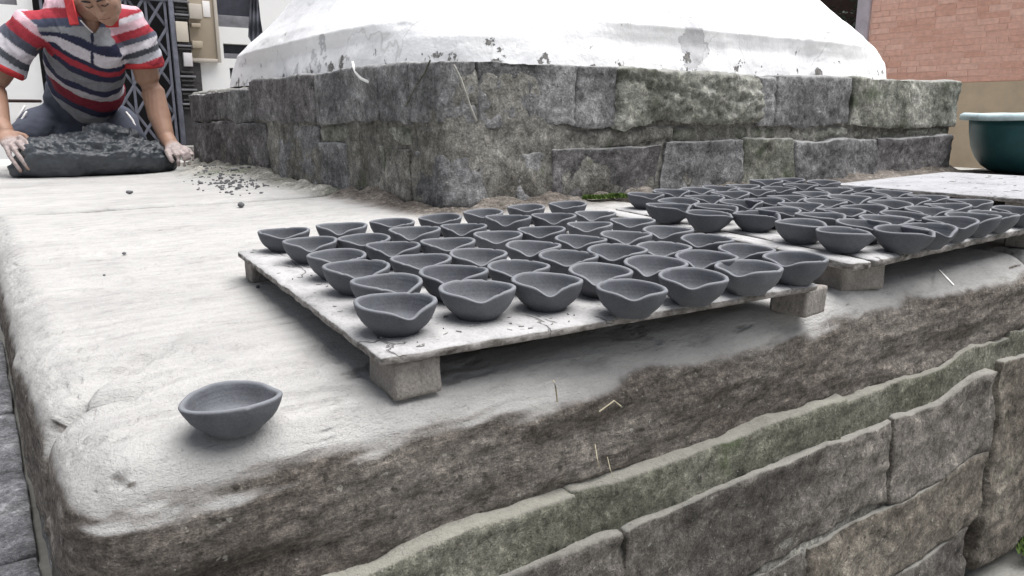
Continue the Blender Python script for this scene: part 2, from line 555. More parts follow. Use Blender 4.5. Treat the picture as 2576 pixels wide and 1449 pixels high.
def block_mat():
    t = NT("rough cut block", 0.92, 0.15)
    n = t.noise(30, 5, 0.6); m = t.noise(70, 4, 0.7, st=(1.6, 1, 0.7))
    c = t.ramp(n, [(0.3, (0.19, 0.175, 0.16)), (0.6, (0.27, 0.25, 0.232)), (0.8, (0.33, 0.315, 0.295))])
    pit = t.mr(m, 0.57, 0.62)
    c = t.mix(1.0, c, t.ramp(t.noise(330, 3, 0.7), [(0.3, 0.78), (0.7, 1.22)]), 'MULTIPLY')
    c = t.mix(t.math('MULTIPLY', pit, 0.45), c, (0.13, 0.12, 0.11))
    return t.fin(c, t.bump(m, -0.006, 0.9, t.bump(t.noise(260, 3), 0.0006, 0.7)))
M['block'] = block_mat()


def plaster_mat():
    t = NT("whitewashed plaster", 0.8, 0.2)
    n = t.noise(2.2, 6, 0.6)
    c = t.ramp(n, [(0.35, (0.80, 0.80, 0.81)), (0.6, (0.87, 0.87, 0.88))])
    z = t.sep(t.g.outputs['Position'])[2]
    # peeled places: the older coat shows grey, with a shadowed lip
    p = t.noise(2.6, 8, 0.62, off=(4.2, 1.4, 0.3))
    low = t.math('MULTIPLY', t.mr(z, 0.62, 0.40), 0.045)
    pm = t.math('ADD', p, low)
    peel = t.mr(pm, 0.648, 0.656)
    c = t.mix(peel, c, t.ramp(t.noise(16, 6, 0.7), [(0.35, (0.50, 0.50, 0.52)), (0.65, (0.64, 0.64, 0.655))]))
    # chips along the foot
    q = t.math('ADD', t.noise(13, 7, 0.68, off=(1.4, 7.1, 0.3)), t.math('MULTIPLY', t.mr(z, 0.56, 0.385), 0.165))
    chip = t.mr(q, 0.735, 0.76)
    c = t.mix(chip, c, t.ramp(t.noise(40, 4, 0.7), [(0.3, (0.10, 0.095, 0.09)), (0.7, (0.30, 0.29, 0.28))]))
    e = t.voro(3.2, warp=(3.0, 0.35), st=(1, 1, 0.8))
    g = t.mr(t.noise(2.4, 3, 0.5, off=(3, 3, 3)), 0.52, 0.58)
    ck = t.math('MULTIPLY', t.mr(e, 0.010, 0.003), g)
    c = t.mix(t.math('MULTIPLY', ck, 0.35), c, (0.34, 0.33, 0.32))
    sp = t.mr(t.noise(24, 3, 0.55, st=(1.6, 1.6, 0.7), off=(9, 0, 2)), 0.715, 0.735)
    c = t.mix(t.math('MULTIPLY', sp, 0.7), c, (0.32, 0.31, 0.30))
    h = t.math('SUBTRACT', t.noise(30, 6, 0.6), t.math('MULTIPLY', t.math('ADD', peel, t.math('MULTIPLY', chip, 2.5)), 0.8))
    return t.fin(c, t.bump(h, 0.006, 0.8))
M['plaster'] = plaster_mat()
M['whitewall'] = plain("white limewashed wall", (0.80, 0.80, 0.80), 0.85, 0.2, 0.03, 3)

# ------------------------------------------------------------------ ground and paving
GZ = -0.60
FB = -1.166
g = ob("ground", *box((-60, -60, GZ - 0.3), (60, 60, GZ - 0.035)), M['mortar']); tag(g, kind='structure')
pv = empty("pavement", W(-1.6, -1.0, GZ), kind='structure')
for ia in range(4):
    for ib in range(9):
        a1 = -0.985 - ia * 0.42; b0 = -2.37 + ib * 0.46 + (0.11 if ia % 2 else 0)
        sd_ = ia * 31 + ib
        dz = rnd.uniform(-0.006, 0.006)
        fn = lambda p, n, s=sd_: fbm(p, 9, 4, s) * 0.006
        v, f, _ = rbox(lat(a1 - 0.41, a1, 0.02), lat(b0, b0 + 0.448, 0.02), np.array([GZ - 0.06, GZ - 0.012, GZ - 0.006, GZ]) + dz, 0.012, fn, bottom=False)
        ob("paving_stone", toW(v), f, M['pave'], pv)
# flags and cobbles on the right of the wall foot
for (a, b, la, lb, r) in [(0.40, -1.32, .17, .13, .04), (0.50, -1.47, .2, .13, .04), (0.62, -1.33, .22, .11, .04), (0.86, -1.33, .22, .15, .03), (1.12, -1.33, .25, .15, .03), (0.72, -1.50, .22, .15, .03), (0.18, -1.32, .18, .13, .04), (0.98, -1.5, .24, .16, .03), (1.24, -1.5, .25, .16, .03), (1.4, -1.33, .24, .16, .03)]:
    fn = lambda p, n, s=int(a * 100): fbm(p, 12, 4, s) * 0.009
    v, f, _ = rbox(lat(a - la / 2, a + la / 2, 0.012), lat(b - lb / 2, b + lb / 2, 0.012), lat(GZ - 0.05, GZ + 0.004, 0.015), r, fn, bottom=False)
    ob("paving_stone", toW(v), f, M['pave'], pv)

# ------------------------------------------------------------------ stone platform (the ledge)
plat = empty("stone_platform", W(-0.99, -1.166, GZ), "broad low stone platform with a pale dusty top and rough layered sides", "platform")


def plinth_dist(p):
    dx = np.maximum(np.maximum(-p[:, 0], p[:, 0] - 2.67), 0)
    dy = np.maximum(np.maximum(-p[:, 1], p[:, 1] - 2.67), 0)
    return np.hypot(dx, dy)


def top_disp(p, n):
    up = np.clip(n[:, 2], 0, 1)
    face = 1 - up
    o = up * (fbm(p, 2.2, 3, 1) * 0.004 + fbm(p, 11, 4, 2, st=(0.5, 1.6, 1)) * 0.0028)
    # flaked, layered rock on the face
    lay = fbm(p, 1.0, 5, 3, 0.62, st=(6, 6, 26))
    o += face * face * (lay * 0.015 + np.maximum(0, fbm(p, 1.0, 4, 9, 0.6, st=(9, 9, 40))) * 0.006 + fbm(p, 30, 3, 5) * 0.0030)
    edge = np.exp(-((n[:, 2] - 0.65) / 0.3) ** 2)
    o += edge * (fbm(p, 6, 4, 4) * 0.007 - 0.003)
    # rubble fillet against the plinth
    d = plinth_dist(p)
    o += up * np.clip(0.022 * np.exp(-(d / 0.05) ** 2) * (1 + 1.2 * fbm(p, 14, 4, 6)), 0, 0.05)
    # shallow broken flake near the left end, and the step of a second slab behind it
    fl = sstep(p[:, 1] + 0.12 * p[:, 0] + 0.06 * fbm(p, 5, 3, 7), 0.50, 0.512)
    o += up * fl * -0.006 * (p[:, 1] < 0.65)
    pk = fbm(p, 26, 4, 15, 0.65, st=(0.5, 1.3, 1)) + 0.5 * fbm(p, 4, 2, 16)
    o -= up * 0.0035 * sstep(pk, 0.26, 0.36) * (p[:, 2] > -0.02)
    # open joint in the left face by the near corner
    jb = -0.985 + 0.03 * (p[:, 0] + 0.97) + 0.012 * fbm(p, 14, 3, 8)
    gr = np.exp(-((p[:, 1] - jb) / 0.012) ** 2) * sstep(-p[:, 0], 0.85, 0.955)
    o -= gr * 0.032
    jb2 = -0.985 + 1.15 * (p[:, 0] + 0.97) + 0.02 * fbm(p, 18, 3, 12)
    g2 = np.exp(-((p[:, 1] - jb2) / 0.02) ** 2) * sstep(-p[:, 0], 0.80, 0.88) * up
    o -= g2 * 0.012
    rough = sstep(-p[:, 0], 0.83, 0.93) * sstep(p[:, 1], -0.98, -0.95) * (1 - sstep(p[:, 1], -0.5, -0.3))
    o += rough * (fbm(p, 30, 4, 14) * 0.004 - 0.002)
    o *= 1 - 0.6 * sstep(-n[:, 0], 0.5, 0.9) * (gr < 0.05)
    ds = p[:, 1] + 1.0
    o += np.clip(-n[:, 0], 0, 1) * 0.010 * sstep(ds, 0.02, 0.25)
    return o


def grimev(v):
    d = plinth_dist(v)
    g = np.exp(-(d / 0.11) ** 1.5) * 1.0
    right = sstep(v[:, 0], 0.6, 1.3) * 0.55 * sstep(v[:, 1], -1.1, -0.6)
    back = sstep(v[:, 1], 1.6, 2.2) * 0.25
    low_ = sstep(-v[:, 2] + 0.030 * fbm(v, 7, 5, 88, 0.6) - 0.035 * sstep(-v[:, 0], 0.78, 0.95), 0.020, 0.060) * 1.2      # the dust stops just under the worn lip
    return np.clip(g + right + back + low_, 0, 1.3)


def cat_(*a): return np.unique(np.round(np.concatenate(a), 5))
zs = cat_(np.linspace(-0.215, -0.05, 30), np.linspace(-0.05, 0, 13))
xa = cat_(np.linspace(-0.976, -0.90, 22), np.linspace(-0.90, 0.2, 150), np.linspace(0.2, 0.618, 46))
yb = cat_(np.linspace(-1.172, -1.05, 34), np.linspace(-1.05, -0.3, 105), np.linspace(-0.3, 0.66, 90))
v, f, n = rbox(xa, yb, zs, 0.055, top_disp, bottom=False)
o = ob("coping_stone", toW(v), f, M['top'], plat); fattr(o, 'grime', grimev(v))
xb = cat_(np.linspace(0.626, 1.6, 110), np.linspace(1.6, 3.8, 90)); yb = cat_(np.linspace(-1.160, -1.05, 30), np.linspace(-1.05, 0.05, 100))
v, f, n = rbox(xb, yb, zs, 0.04, lambda p, n: top_disp(p, n) - 0.002, bottom=False)
o = ob("coping_stone", toW(v), f, M['top'], plat); fattr(o, 'grime', grimev(v))


def back_disp(p, n):
    o = np.clip(n[:, 2], 0, 1) * (fbm(p, 1, 5, 41, 0.6, st=(3, 22, 3)) * 0.003 + fbm(p, 2.2, 3, 1) * 0.003) - 0.004
    d = plinth_dist(p)
    up = np.clip(n[:, 2], 0, 1)
    o += up * np.clip(0.022 * np.exp(-(d / 0.05) ** 2) * (1 + 1.2 * fbm(p, 14, 4, 6)), 0, 0.05)
    hd = np.hypot((p[:, 0] + 0.14) / 0.17, (p[:, 1] - 1.72) / 0.36)
    o += up * np.clip(0.034 * np.exp(-hd ** 2 * 1.3) * (1 + 0.5 * fbm(p, 16, 4, 19)), 0, 0.06)
    return o
xc = cat_(np.linspace(-0.985, 0.02, 130)); yc = cat_(np.linspace(0.664, 2.6, 190), np.linspace(2.6, 3.8, 40))
v, f, n = rbox(xc, yc, np.linspace(-0.14, 0, 8), 0.03, back_disp, bottom=False)
o = ob("coping_stone", toW(v), f, M['topl'], plat)
gm = grimev(v)
hd = np.hypot((v[:, 0] + 0.14) / 0.2, (v[:, 1] - 1.72) / 0.4); gm = np.maximum(gm, np.exp(-hd ** 2) * 0.8)
fattr(o, 'grime', gm)
# core behind the stones
v, f = box((-0.945, -1.135, GZ - 0.05), (3.78, 3.78, -0.05))
ob("mortar_core", toW(v), f, M['mortar'], plat, smooth=False)
v, f, _ = rbox(lat(-0.95, 0.375, 0.02), lat(FB - 0.0215, -1.0, 0.04), lat(GZ - 0.05, -0.215, 0.015), 0.01, lambda p, n: fbm(p, 4, 5, 31, 0.62) * 0.0132 + fbm(p, 22, 4, 77) * 0.004)
ob("mortar_fill", toW(v), f, M['mortar'], plat)


def wall_stone(a0, a1, b0, b1, z0, z1, mat, seed, res=0.007, amp=0.012, r=0.006, parent=plat, strata=8, name="stone"):
    def fn(p, n):
        return (0.003 * math.sin(seed * 7.3)) + fbm(p, 4, 5, 31, 0.62) * amp * 1.1 + fbm(p, 1, 4, 33, 0.65, st=(7, 7, 7 * strata)) * amp * 0.7 + fbm(p, 38, 3, 35) * 0.003
    v, f, _ = rbox(lat(a0, a1, res), lat(b0, b1, max(res, 0.02)), lat(z0, z1, res), r, fn)
    w = np.stack([fbm(v, 5.5, 4, 50), fbm(v, 4.5, 3, 60), fbm(v, 5.0, 4, 70)], 1) * np.array([0.016, 0.003, 0.020])
    return ob(name, toW(v + w), f, mat, parent)



# thin rough band under the coping, a little proud
for i, (a0, a1) in enumerate([(-0.958, -0.52), (-0.515, -0.02), (-0.015, 0.50), (0.505, 1.1), (1.105, 1.8)]):
    zo = [0, 0.004, 0.0, 0.012, 0.02][i]
    wall_stone(a0 - .008, a1 + .008, FB - 0.017, FB + 0.15, -0.262 + zo, -0.139 + zo, M['wall1'], 100 + i, 0.007, 0.010, 0.009, strata=2)
low = [(-0.955, -0.46, -0.338, -0.196, 'wall2'), (-0.455, 0.10, -0.336, -0.194, 'wall2'), (0.103, 0.434, -0.34, -0.192, 'wall2'),
       (-0.955, -0.60, -0.478, -0.342, 'wall2'), (-0.595, -0.105, -0.476, -0.342, 'wall2'), (-0.098, 0.424, -0.474, -0.342, 'wall3'),
       (-0.955, -0.25, -0.605, -0.482, 'wall2'), (-0.245, 0.135, -0.605, -0.482, 'wall3'), (0.14, 0.400, -0.605, -0.480, 'wall2'),
       (0.462, 0.86, -0.60, -0.180, 'wall3'), (0.866, 1.3, -0.60, -0.175, 'wall2'), (1.306, 1.9, -0.60, -0.17, 'wall3')]
for i, (a0, a1, z0, z1, m) in enumerate(low):
    wall_stone(a0 - .002, a1 + .002, FB - 0.026 - 0.002 * (i % 3), FB + 0.15, z0 - .001, z1 + .001, M[m], 130 + i * 3, 0.007, 0.013, 0.005, strata=3)
# side wall facing left
for i, (b0, b1) in enumerate([(-1.0, -0.55), (-0.545, 0.05), (0.055, 0.7), (0.705, 1.4), (1.405, 2.2), (2.205, 3.0), (3.005, 3.8)]):
    for j, (z0, z1) in enumerate([(-0.36, -0.145), (-0.605, -0.365)]):
        s_ = 0.16 * j
        wall_stone(-0.972, -0.86, b0 + s_, b1 + s_, z0, z1, M['pl1'] if (i + j) % 2 else M['wall2'], 180 + i * 4 + j, 0.012, 0.008, 0.012)
for i, b0 in enumerate(np.arange(-1.15, 3.4, 0.8)):
    wall_stone(3.70, 3.80, b0, b0 + 0.79, -0.605, -0.145, M['wall2'], 240 + i, 0.04, 0.014, 0.02)

# ------------------------------------------------------------------ plinth
PT = 0.39
plin = empty("stone_plinth", W(0, 0, 0.0), "weathered square plinth of big grey stone blocks under the white mound", "plinth")
v, f, _ = rbox(lat(0.006, 2.660, 0.015), lat(0.006, 2.660, 0.015), lat(0.0, PT - 0.020, 0.012), 0.02, lambda p, n: fbm(p, 16, 4, 300) * 0.009, bottom=False)
ob("mortar_core", toW(v), f, M['mortar'], plin)


def pstone(a0, a1, b0, b1, z0, z1, mat, seed, amp=0.013, r=0.010, strata=1, res=0.0085, name="stone"):
    def fn(p, n):
        up = np.clip(n[:, 2], 0, 1)
        o = 0.0035 * math.sin(seed * 5.1) + fbm(p, 4, 5, 21, 0.64) * amp * 1.2 + fbm(p, 1, 5, 23, 0.7, st=(9, 9, 9 * strata)) * amp * 0.8 + fbm(p, 40, 3, 25) * 0.0035
        return o * (1 - 0.45 * up)
    v, f, _ = rbox(lat(a0, a1, res), lat(b0, b1, res if b1 - b0 > 0.3 else 0.012), lat(z0, z1, res), r, fn, bottom=False)
    w = np.stack([fbm(v, 4, 4, 50), fbm(v, 4, 4, 60), fbm(v, 5, 4, 70)], 1) * np.array([0.018, 0.018, 0.016])
    w[:, 2] *= 0.35 + 0.65 * (1 - sstep(v[:, 2], PT - 0.06, PT - 0.01))
    return ob(name, toW(v + w), f, mat, plin)


D = 0.13
# corner stones
pstone(-0.004, 0.11, -0.004, 0.15, 0.225, PT, M['pl1'], 310, 0.013, 0.007)
pstone(-0.002, 0.36, -0.002, 0.16, 0.0, 0.158, M['pl1'], 320, 0.016, 0.02)
# right face, upper course
ups = [(0.112, 0.45, 'pl1', 1), (0.455, 0.60, 'pl1', 1), (0.605, 1.27, 'pl3', 3.2), (1.275, 1.36, 'pl1', 1), (1.365, 1.81, 'pl1', 1), (1.815, 2.24, 'pl3', 1), (2.245, 2.675, 'pl3', 1)]
for i, (a0, a1, m, st) in enumerate(ups):
    z0 = 0.225 - 0.028 * (a0 / 2.6)
    pstone(a0, a1, -0.006 - 0.004 * (i % 3), D, z0, PT + [0, 0.0, -0.004, -.008, 0.0, 0.004, 0.006][i], M[m], 330 + i * 5, 0.030 if st > 1 else 0.014, 0.007, st)
# right face, thin middle band
for i, (a0, a1) in enumerate([(0.0, 0.34), (0.345, 0.86), (0.865, 1.24), (1.245, 1.95), (1.955, 2.665)]):
    z0 = 0.160; z1 = 0.222 - 0.028 * (a0 / 2.6)
    pstone(a0, a1, 0.006 - 0.003 * (i % 2), D, z0, z1, M['mortar'] if i < 2 else M['pl3'], 380 + i * 5, 0.013, 0.02, 1)
# right face, lower course
for i, (a0, a1, m) in enumerate([(0.365, 0.80, 'pl2'), (0.805, 1.20, 'pl1'), (1.205, 1.485, 'pl3'), (1.49, 2.05, 'pl1'), (2.055, 2.668, 'pl2')]):
    pstone(a0, a1, -0.008 - 0.004 * (i % 2), D, 0.0, 0.158 + 0.004 * (i % 3), M[m], 420 + i * 5, 0.015, 0.007, 1)
# left face, upper course
for i, (b0, b1, m) in enumerate([(0.152, 0.335, 'pl1'), (0.34, 0.50, 'pl1'), (0.505, 0.838, 'pl1'), (0.848, 1.565, 'pl2'), (1.575, 2.16, 'pl1'), (2.165, 2.672, 'pl2')]):
    drop = [0, 0, 0, 0, 0.028, 0.034][i]
    pstone(-0.006 - 0.004 * (i % 2), D, b0, b1, 0.222, PT - drop, M[m], 450 + i * 5, 0.012, 0.007, 1)
for i, (b0, b1) in enumerate([(0.16, 0.52), (0.525, 0.84)]):
    pstone(0.004, D, b0, b1, 0.160, 0.218, M['pl3'], 480 + i * 5, 0.013, 0.02, 1)
for i, (b0, b1, z1, m) in enumerate([(0.165, 0.33, 0.156, 'mortar'), (0.335, 0.60, 0.158, 'pl3'), (0.605, 0.838, 0.158, 'pl1'), (0.848, 1.30, 0.216, 'pl1'), (1.42, 1.95, 0.216, 'pl2'), (1.955, 2.668, 0.216, 'pl2')]):
    pstone(-0.004, D, b0, b1, 0.0, z1, M[m], 500 + i * 5, 0.014, 0.007, 1)
pstone(0.035, D, 1.295, 1.43, 0.0, 0.216, M['pl2'], 540, 0.014, 0.02, 1)

# ------------------------------------------------------------------ white mound
def mound():
    zc = [0.385, 0.43, 0.475, 0.50, 0.53, 0.58, 0.645, 0.72, 0.80, 0.90, 1.02, 1.2, 1.45, 1.8, 2.2, 2.6, 2.9, 3.05]
    hs = [1.125, 1.12, 1.112, 1.098, 1.08, 1.035, 0.965, 0.895, 0.825, 0.76, 0.72, 0.70, 0.72, 0.72, 0.66, 0.5, 0.25, 0.02]
    ex = [7, 7, 7, 6, 5, 4.4, 4, 3.6, 3.2, 2.9, 2.6, 2.3, 2.1, 2, 2, 2, 2, 2]
    zz = np.concatenate([np.linspace(0.385, 0.9, 86), np.linspace(0.91, 3.05, 60)])
    h = np.interp(zz, zc, hs); e = np.interp(zz, zc, ex)
    n = 520; th = np.linspace(0, 2 * math.pi, n, endpoint=False)
    V = []
    for z, hh, ee in zip(zz, h, e):
        c, s = np.cos(th), np.sin(th)
        r = hh * 2 ** (1 / ee) / (np.abs(c) ** ee + np.abs(s) ** ee) ** (1 / ee)
        V.append(np.stack([1.335 + r * c, 1.335 + r * s, np.full(n, z)], 1))
    V = np.vstack(V)
    nr = V - np.array([1.335, 1.335, 0]); nr[:, 2] = 0; nr /= np.maximum(np.linalg.norm(nr, axis=1, keepdims=True), 1e-6)
    d = fbm(V, 2.6, 4, 600) * 0.038 + fbm(V, 9, 4, 610) * 0.005
    pe = fbm(V, 3.4, 5, 620, 0.6) + 0.18 * sstep(-V[:, 2], -0.6, -0.39)
    d -= 0.006 * sstep(pe, 0.40, 0.43)
    V = V + nr * d[:, None]
    m = len(zz)
    I, K = np.meshgrid(np.arange(m - 1), np.arange(n), indexing='ij')
    F = np.stack([(I * n + K).ravel(), (I * n + (K + 1) % n).ravel(), ((I + 1) * n + (K + 1) % n).ravel(), ((I + 1) * n + K).ravel()], 1)
    return V, F
v, f = mound()
o = ob("white_mound", toW(v), f, M['plaster'], None, origin=W(1.335, 1.335, PT))
tag(o, "big whitewashed bell shaped shrine mound with peeling plaster on the plinth", "shrine")

# ------------------------------------------------------------------ drying boards
def slab(name, quad, z0, z1, mat, seed, res=0.008, rag=0.006, label=None, group=None, lean=0.0):
    """a plank whose corners are quad = BL, BR, FR, FL in (a, b)"""
    BL, BR, FR, FL = [np.array(q, float) for q in quad]
    la = np.linalg.norm(FR - FL); lb = np.linalg.norm(BL - FL)
    xs = lat(0, la, res); ys = lat(0, lb, res); zz = np.linspace(z0, z1, 5)
    v, f, n = rbox(xs, ys, zz, (z1 - z0) * 0.35, None)
    u = v[:, 0] / la; w = v[:, 1] / lb
    P = (FL[None] * (1 - u)[:, None] * (1 - w)[:, None] + FR[None] * u[:, None] * (1 - w)[:, None] + BL[None] * (1 - u)[:, None] * w[:, None] + BR[None] * u[:, None] * w[:, None])
    v3 = np.column_stack([P, v[:, 2]])
    side = 1 - np.clip(np.abs(n[:, 2]) * 1.3, 0, 1)
    c = (FL + FR + BL + BR) / 4
    ed = np.minimum(np.minimum(u, 1 - u) * la, np.minimum(w, 1 - w) * lb)
    dirs = np.column_stack([P - c, np.zeros(len(P))]); dirs /= np.maximum(np.linalg.norm(dirs, axis=1, keepdims=True), 1e-6)
    nearedge = np.exp(-(ed / 0.006) ** 2)
    v3 -= dirs * (nearedge * np.abs(fbm(v3, 26, 4, seed)) * rag)[:, None]
    v3[:, 2] += np.clip(n[:, 2], 0, 1) * (fbm(v3, 20, 4, seed + 1) * 0.0007 - nearedge * np.abs(fbm(v3, 40, 3, seed + 2)) * 0.003)
    v3[:, 2] += side * fbm(v3, 60, 3, seed + 3) * 0.001
    return v3, f


t1 = empty("drying_board", W(-0.72, -1.15, 0.0), "nearer pale board on little blocks carrying rows of clay lamp bowls", "board")
v, f = slab("board", [(-0.672, -0.53), (0.045, -0.485), (-0.135, -1.197), (-0.723, -1.154)], 0.0325, 0.043, M['board1'], 700)
ob("board_panel", toW(v), f, M['board1'], t1)
t2 = empty("drying_board", W(0.0, -1.17, 0.0), "farther old plank board with a peeling left edge crowded with clay lamp bowls", "board")
v, f = slab("board", [(0.150, -0.50), (0.99, -0.44), (0.79, -1.15), (0.035, -1.172)], 0.038, 0.0515, M['board2'], 720, rag=0.010)
ob("board_panel", toW(v), f, M['board2'], t2)
v, f = slab("board", [(0.097, -0.50), (0.146, -0.50), (0.031, -1.17), (-0.010, -1.166)], 0.036, 0.0505, M['board2'], 725, rag=0.014)
ob("edge_plank", toW(v), f, M['board2'], t2)
t3 = empty("drying_board", W(1.02, -0.9, 0.0), "empty white dusty board beside the green basin", "board")
v, f = slab("board", [(1.01, -0.48), (1.76, -0.425), (1.80, -1.0), (1.015, -1.0)], 0.048, 0.060, M['board3'], 740, rag=0.006, res=0.01)
ob("board_panel", toW(v), f, M['board3'], t3)
# cracks lifted in the slip of the white board
def blocks(par, pts, z1):
    for i, (a, b, la, lb, rz) in enumerate(pts):
        fn = lambda p, n, s=i: fbm(p, 40, 3, 770 + s) * 0.0011
        v, f, _ = rbox(lat(-la / 2, la / 2, 0.004), lat(-lb / 2, lb / 2, 0.004), lat(-0.004, z1, 0.004), 0.0018, fn)
        c, s = math.cos(rz), math.sin(rz)
        w = np.stack([a + v[:, 0] * c - v[:, 1] * s, b + v[:, 0] * s + v[:, 1] * c, v[:, 2]], 1)
        ob("support_block", toW(w), f, M['block'], par)
blocks(t1, [(-0.682, -1.119, 0.048, 0.058, -0.03), (-0.648, -0.553, 0.030, 0.038, 0.0), (-0.122, -1.158, 0.05, 0.052, 0.05), (0.01, -0.53, 0.04, 0.04, 0.1)], 0.0322)
blocks(t2, [(0.072, -1.112, 0.082, 0.055, -0.25), (0.70, -1.10, 0.062, 0.05, 0.1), (0.17, -0.56, 0.06, 0.05, 0.1), (0.9, -0.5, 0.06, 0.05, 0.0)], 0.0375)
blocks(t3, [(1.08, -0.94, 0.06, 0.05, 0), (1.1, -0.53, 0.06, 0.05, 0), (1.7, -0.5, 0.06, 0.05, 0), (1.72, -0.93, 0.06, 0.05, 0)], 0.0478)

# ------------------------------------------------------------------ clay lamp bowls
def bowl_mesh(seed, H=0.0315, R=0.040, sp=1.0, wid=1.0, back=0.0, el=0.0):
    rr = random.Random(seed)
    prof = [(0.0, 0.0), (0.42, 0.0), (0.52, 0.004), (0.55, 0.03), (0.585, 0.10), (0.68, 0.20), (0.785, 0.33), (0.87, 0.48), (0.93, 0.64), (0.97, 0.79), (0.99, 0.90),
            (1.0, 0.955), (0.99, 0.995), (0.955, 1.018), (0.91, 1.015), (0.878, 0.985), (0.860, 0.93), (0.835, 0.80), (0.80, 0.66), (0.745, 0.50), (0.665, 0.365), (0.55, 0.28), (0.38, 0.235), (0.18, 0.22), (0.0, 0.22)]
    n = 84
    V = []; dry = []  # dry: weight of the painted light on rim and floor
    ph0 = rr.uniform(0, 6)
    for i, (r, h) in enumerate(prof):
        for k in range(n):
            t = 2 * math.pi * k / n
            d = (t + math.pi) % (2 * math.pi) - math.pi
            w = max(0.0, (h - 0.28) / 0.72) ** 1.3 if r > 0.45 else 0
            rad = r * (1 + w * (0.10 * sp * math.exp(-(d / 0.19) ** 2) + 0.0 * sp + 0.012 * math.exp(-((abs(d) - 1.0) / 0.5) ** 2)))
            bd = (d + 2 * math.pi) % (2 * math.pi) - math.pi
            rad *= 1 + w * back * math.exp(-(bd / 0.4) ** 2)
            rad *= 1 + 0.012 * math.sin(2 * t + ph0) + 0.008 * math.sin(3 * t + ph0 * 2)
            z = h - w * (0.23 * sp * math.exp(-(d / (0.33 * wid)) ** 2) + 0.05 * math.exp(-(d / 0.8) ** 2)) + w * 0.03 * math.sin(2 * t + ph0)
            x, y = rad * math.cos(t), rad * math.sin(t)
            V.append((x * R * (1 + el), y * R * (1 - el), z * H))
            dry.append(max(0, 1 - abs(i - 13.2) / 2.6) + (0.35 if i >= 20 else 0))  # rim brightest, floor fainter, imitating light falling into the bowl
    V = np.array(V)
    nv = fbm(V, 90, 3, seed) * 0.0007 + fbm(V, 30, 2, seed + 9) * 0.0006
    q = V.copy(); q[:, 2] -= H * 0.6; q /= np.maximum(np.linalg.norm(q, axis=1, keepdims=True), 1e-6)
    V = V + q * (nv * (V[:, 2] > 0.001))[:, None]
    # little chips on the rim
    for _ in range(rr.randint(1, 3)):
        t = rr.uniform(0, 6.28); c = np.array([math.cos(t) * R * 0.95, math.sin(t) * R * 0.95, H])
        dd = np.linalg.norm(V - c, axis=1); V[:, 2] -= 0.0016 * np.exp(-(dd / 0.0025) ** 2)
    m = len(prof)
    I, K = np.meshgrid(np.arange(m - 1), np.arange(n), indexing='ij')
    F = np.stack([(I * n + K).ravel(), (I * n + (K + 1) % n).ravel(), ((I + 1) * n + (K + 1) % n).ravel(), ((I + 1) * n + K).ravel()], 1)
    V[:, 2] -= V[:, 2].min()
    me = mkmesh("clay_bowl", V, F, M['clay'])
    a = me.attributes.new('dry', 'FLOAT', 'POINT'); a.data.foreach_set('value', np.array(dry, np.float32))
    return me


bowls = [bowl_mesh(900 + i, sp=[.95, .6, 1.1, .8, 1.0, .55, 1.15, .7, .9, .75][i], wid=[1, 1.2, .9, 1.1, 1, 1.25, .95, 1.1, .85, 1][i]) for i in range(10)]
first_bowl = [None]


def put_bowl(me, a, b, z, ang, label, group, sc=1.0):
    p = W(a, b, z)
    if first_bowl[0] is None:
        o = bpy.data.objects.new("clay_lamp_bowl", me); first_bowl[0] = o
    else:
        o = first_bowl[0].copy(); o.data = me
    COL.objects.link(o)
    sc *= rnd.uniform(0.965, 1.025)
    o.location = Vector(p); o.scale = (sc, sc * rnd.uniform(0.97, 1.0), sc * rnd.uniform(0.96, 1.05))
    o.rotation_euler = (rnd.uniform(-0.02, 0.02), rnd.uniform(-0.02, 0.02), math.radians(ang) + ANG)
    tag(o, label, "bowl", group)
    return o


ORD = ["first", "second", "third", "fourth", "fifth", "sixth", "seventh", "eighth"]
B1 = [(-0.675, -1.09, -97), (-0.642, -1.002, -88), (-0.636, -0.908, -103), (-0.623, -0.816, -112), (-0.611, -0.69, -110), (-0.61, -0.575, -111), (-0.518, -0.583, -119), (-0.533, -0.702, -118), (-0.532, -0.795, -119), (-0.544, -0.899, -116), (-0.558, -1.005, -126), (-0.579, -1.088, -117), (-0.423, -0.572, -118), (-0.442, -0.691, -127), (-0.454, -0.813, -120), (-0.464, -0.909, -116), (-0.472, -1.012, -129), (-0.497, -1.1, -123), (-0.327, -0.57, -123), (-0.356, -0.696, -127), (-0.353, -0.79, -128), (-0.373, -0.908, -134), (-0.379, -0.992, -131), (-0.407, -1.086, -138), (-0.442, -1.174, -131), (-0.218, -0.541, -125), (-0.241, -0.656, -132), (-0.272, -0.794, -132), (-0.277, -0.895, -138), (-0.305, -1.005, -142), (-0.321, -1.091, -150), (-0.347, -1.174, -140), (-0.113, -0.534, -125), (-0.156, -0.676, -128), (-0.173, -0.795, -139), (-0.202, -0.912, -132), (-0.227, -1.014, -141), (-0.244, -1.105, -152), (-0.255, -1.178, -158), (-0.009, -0.536, -140), (-0.058, -0.677, -142), (-0.073, -0.791, -141), (-0.107, -0.908, -150), (-0.132, -1.008, -157), (-0.145, -1.089, -155), (-0.16, -1.175, -162)]
lines = [B1[0:6], B1[6:12], B1[12:18], B1[18:25], B1[25:32], B1[32:39], B1[39:46]]
LN = ["line along its left edge", "second line from left", "third line from left", "middle line", "third line from right", "second line from right", "line along its right edge"]
k = 0
for li, L in enumerate(lines):
    L = sorted(L, key=lambda q: q[1])
    for j, (a, b, an) in enumerate(L):
        w = "frontmost" if j == 0 else ("rearmost" if j == len(L) - 1 else ORD[j] + " from the front")
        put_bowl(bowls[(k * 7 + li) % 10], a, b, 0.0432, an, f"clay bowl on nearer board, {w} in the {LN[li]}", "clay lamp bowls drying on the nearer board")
        k += 1
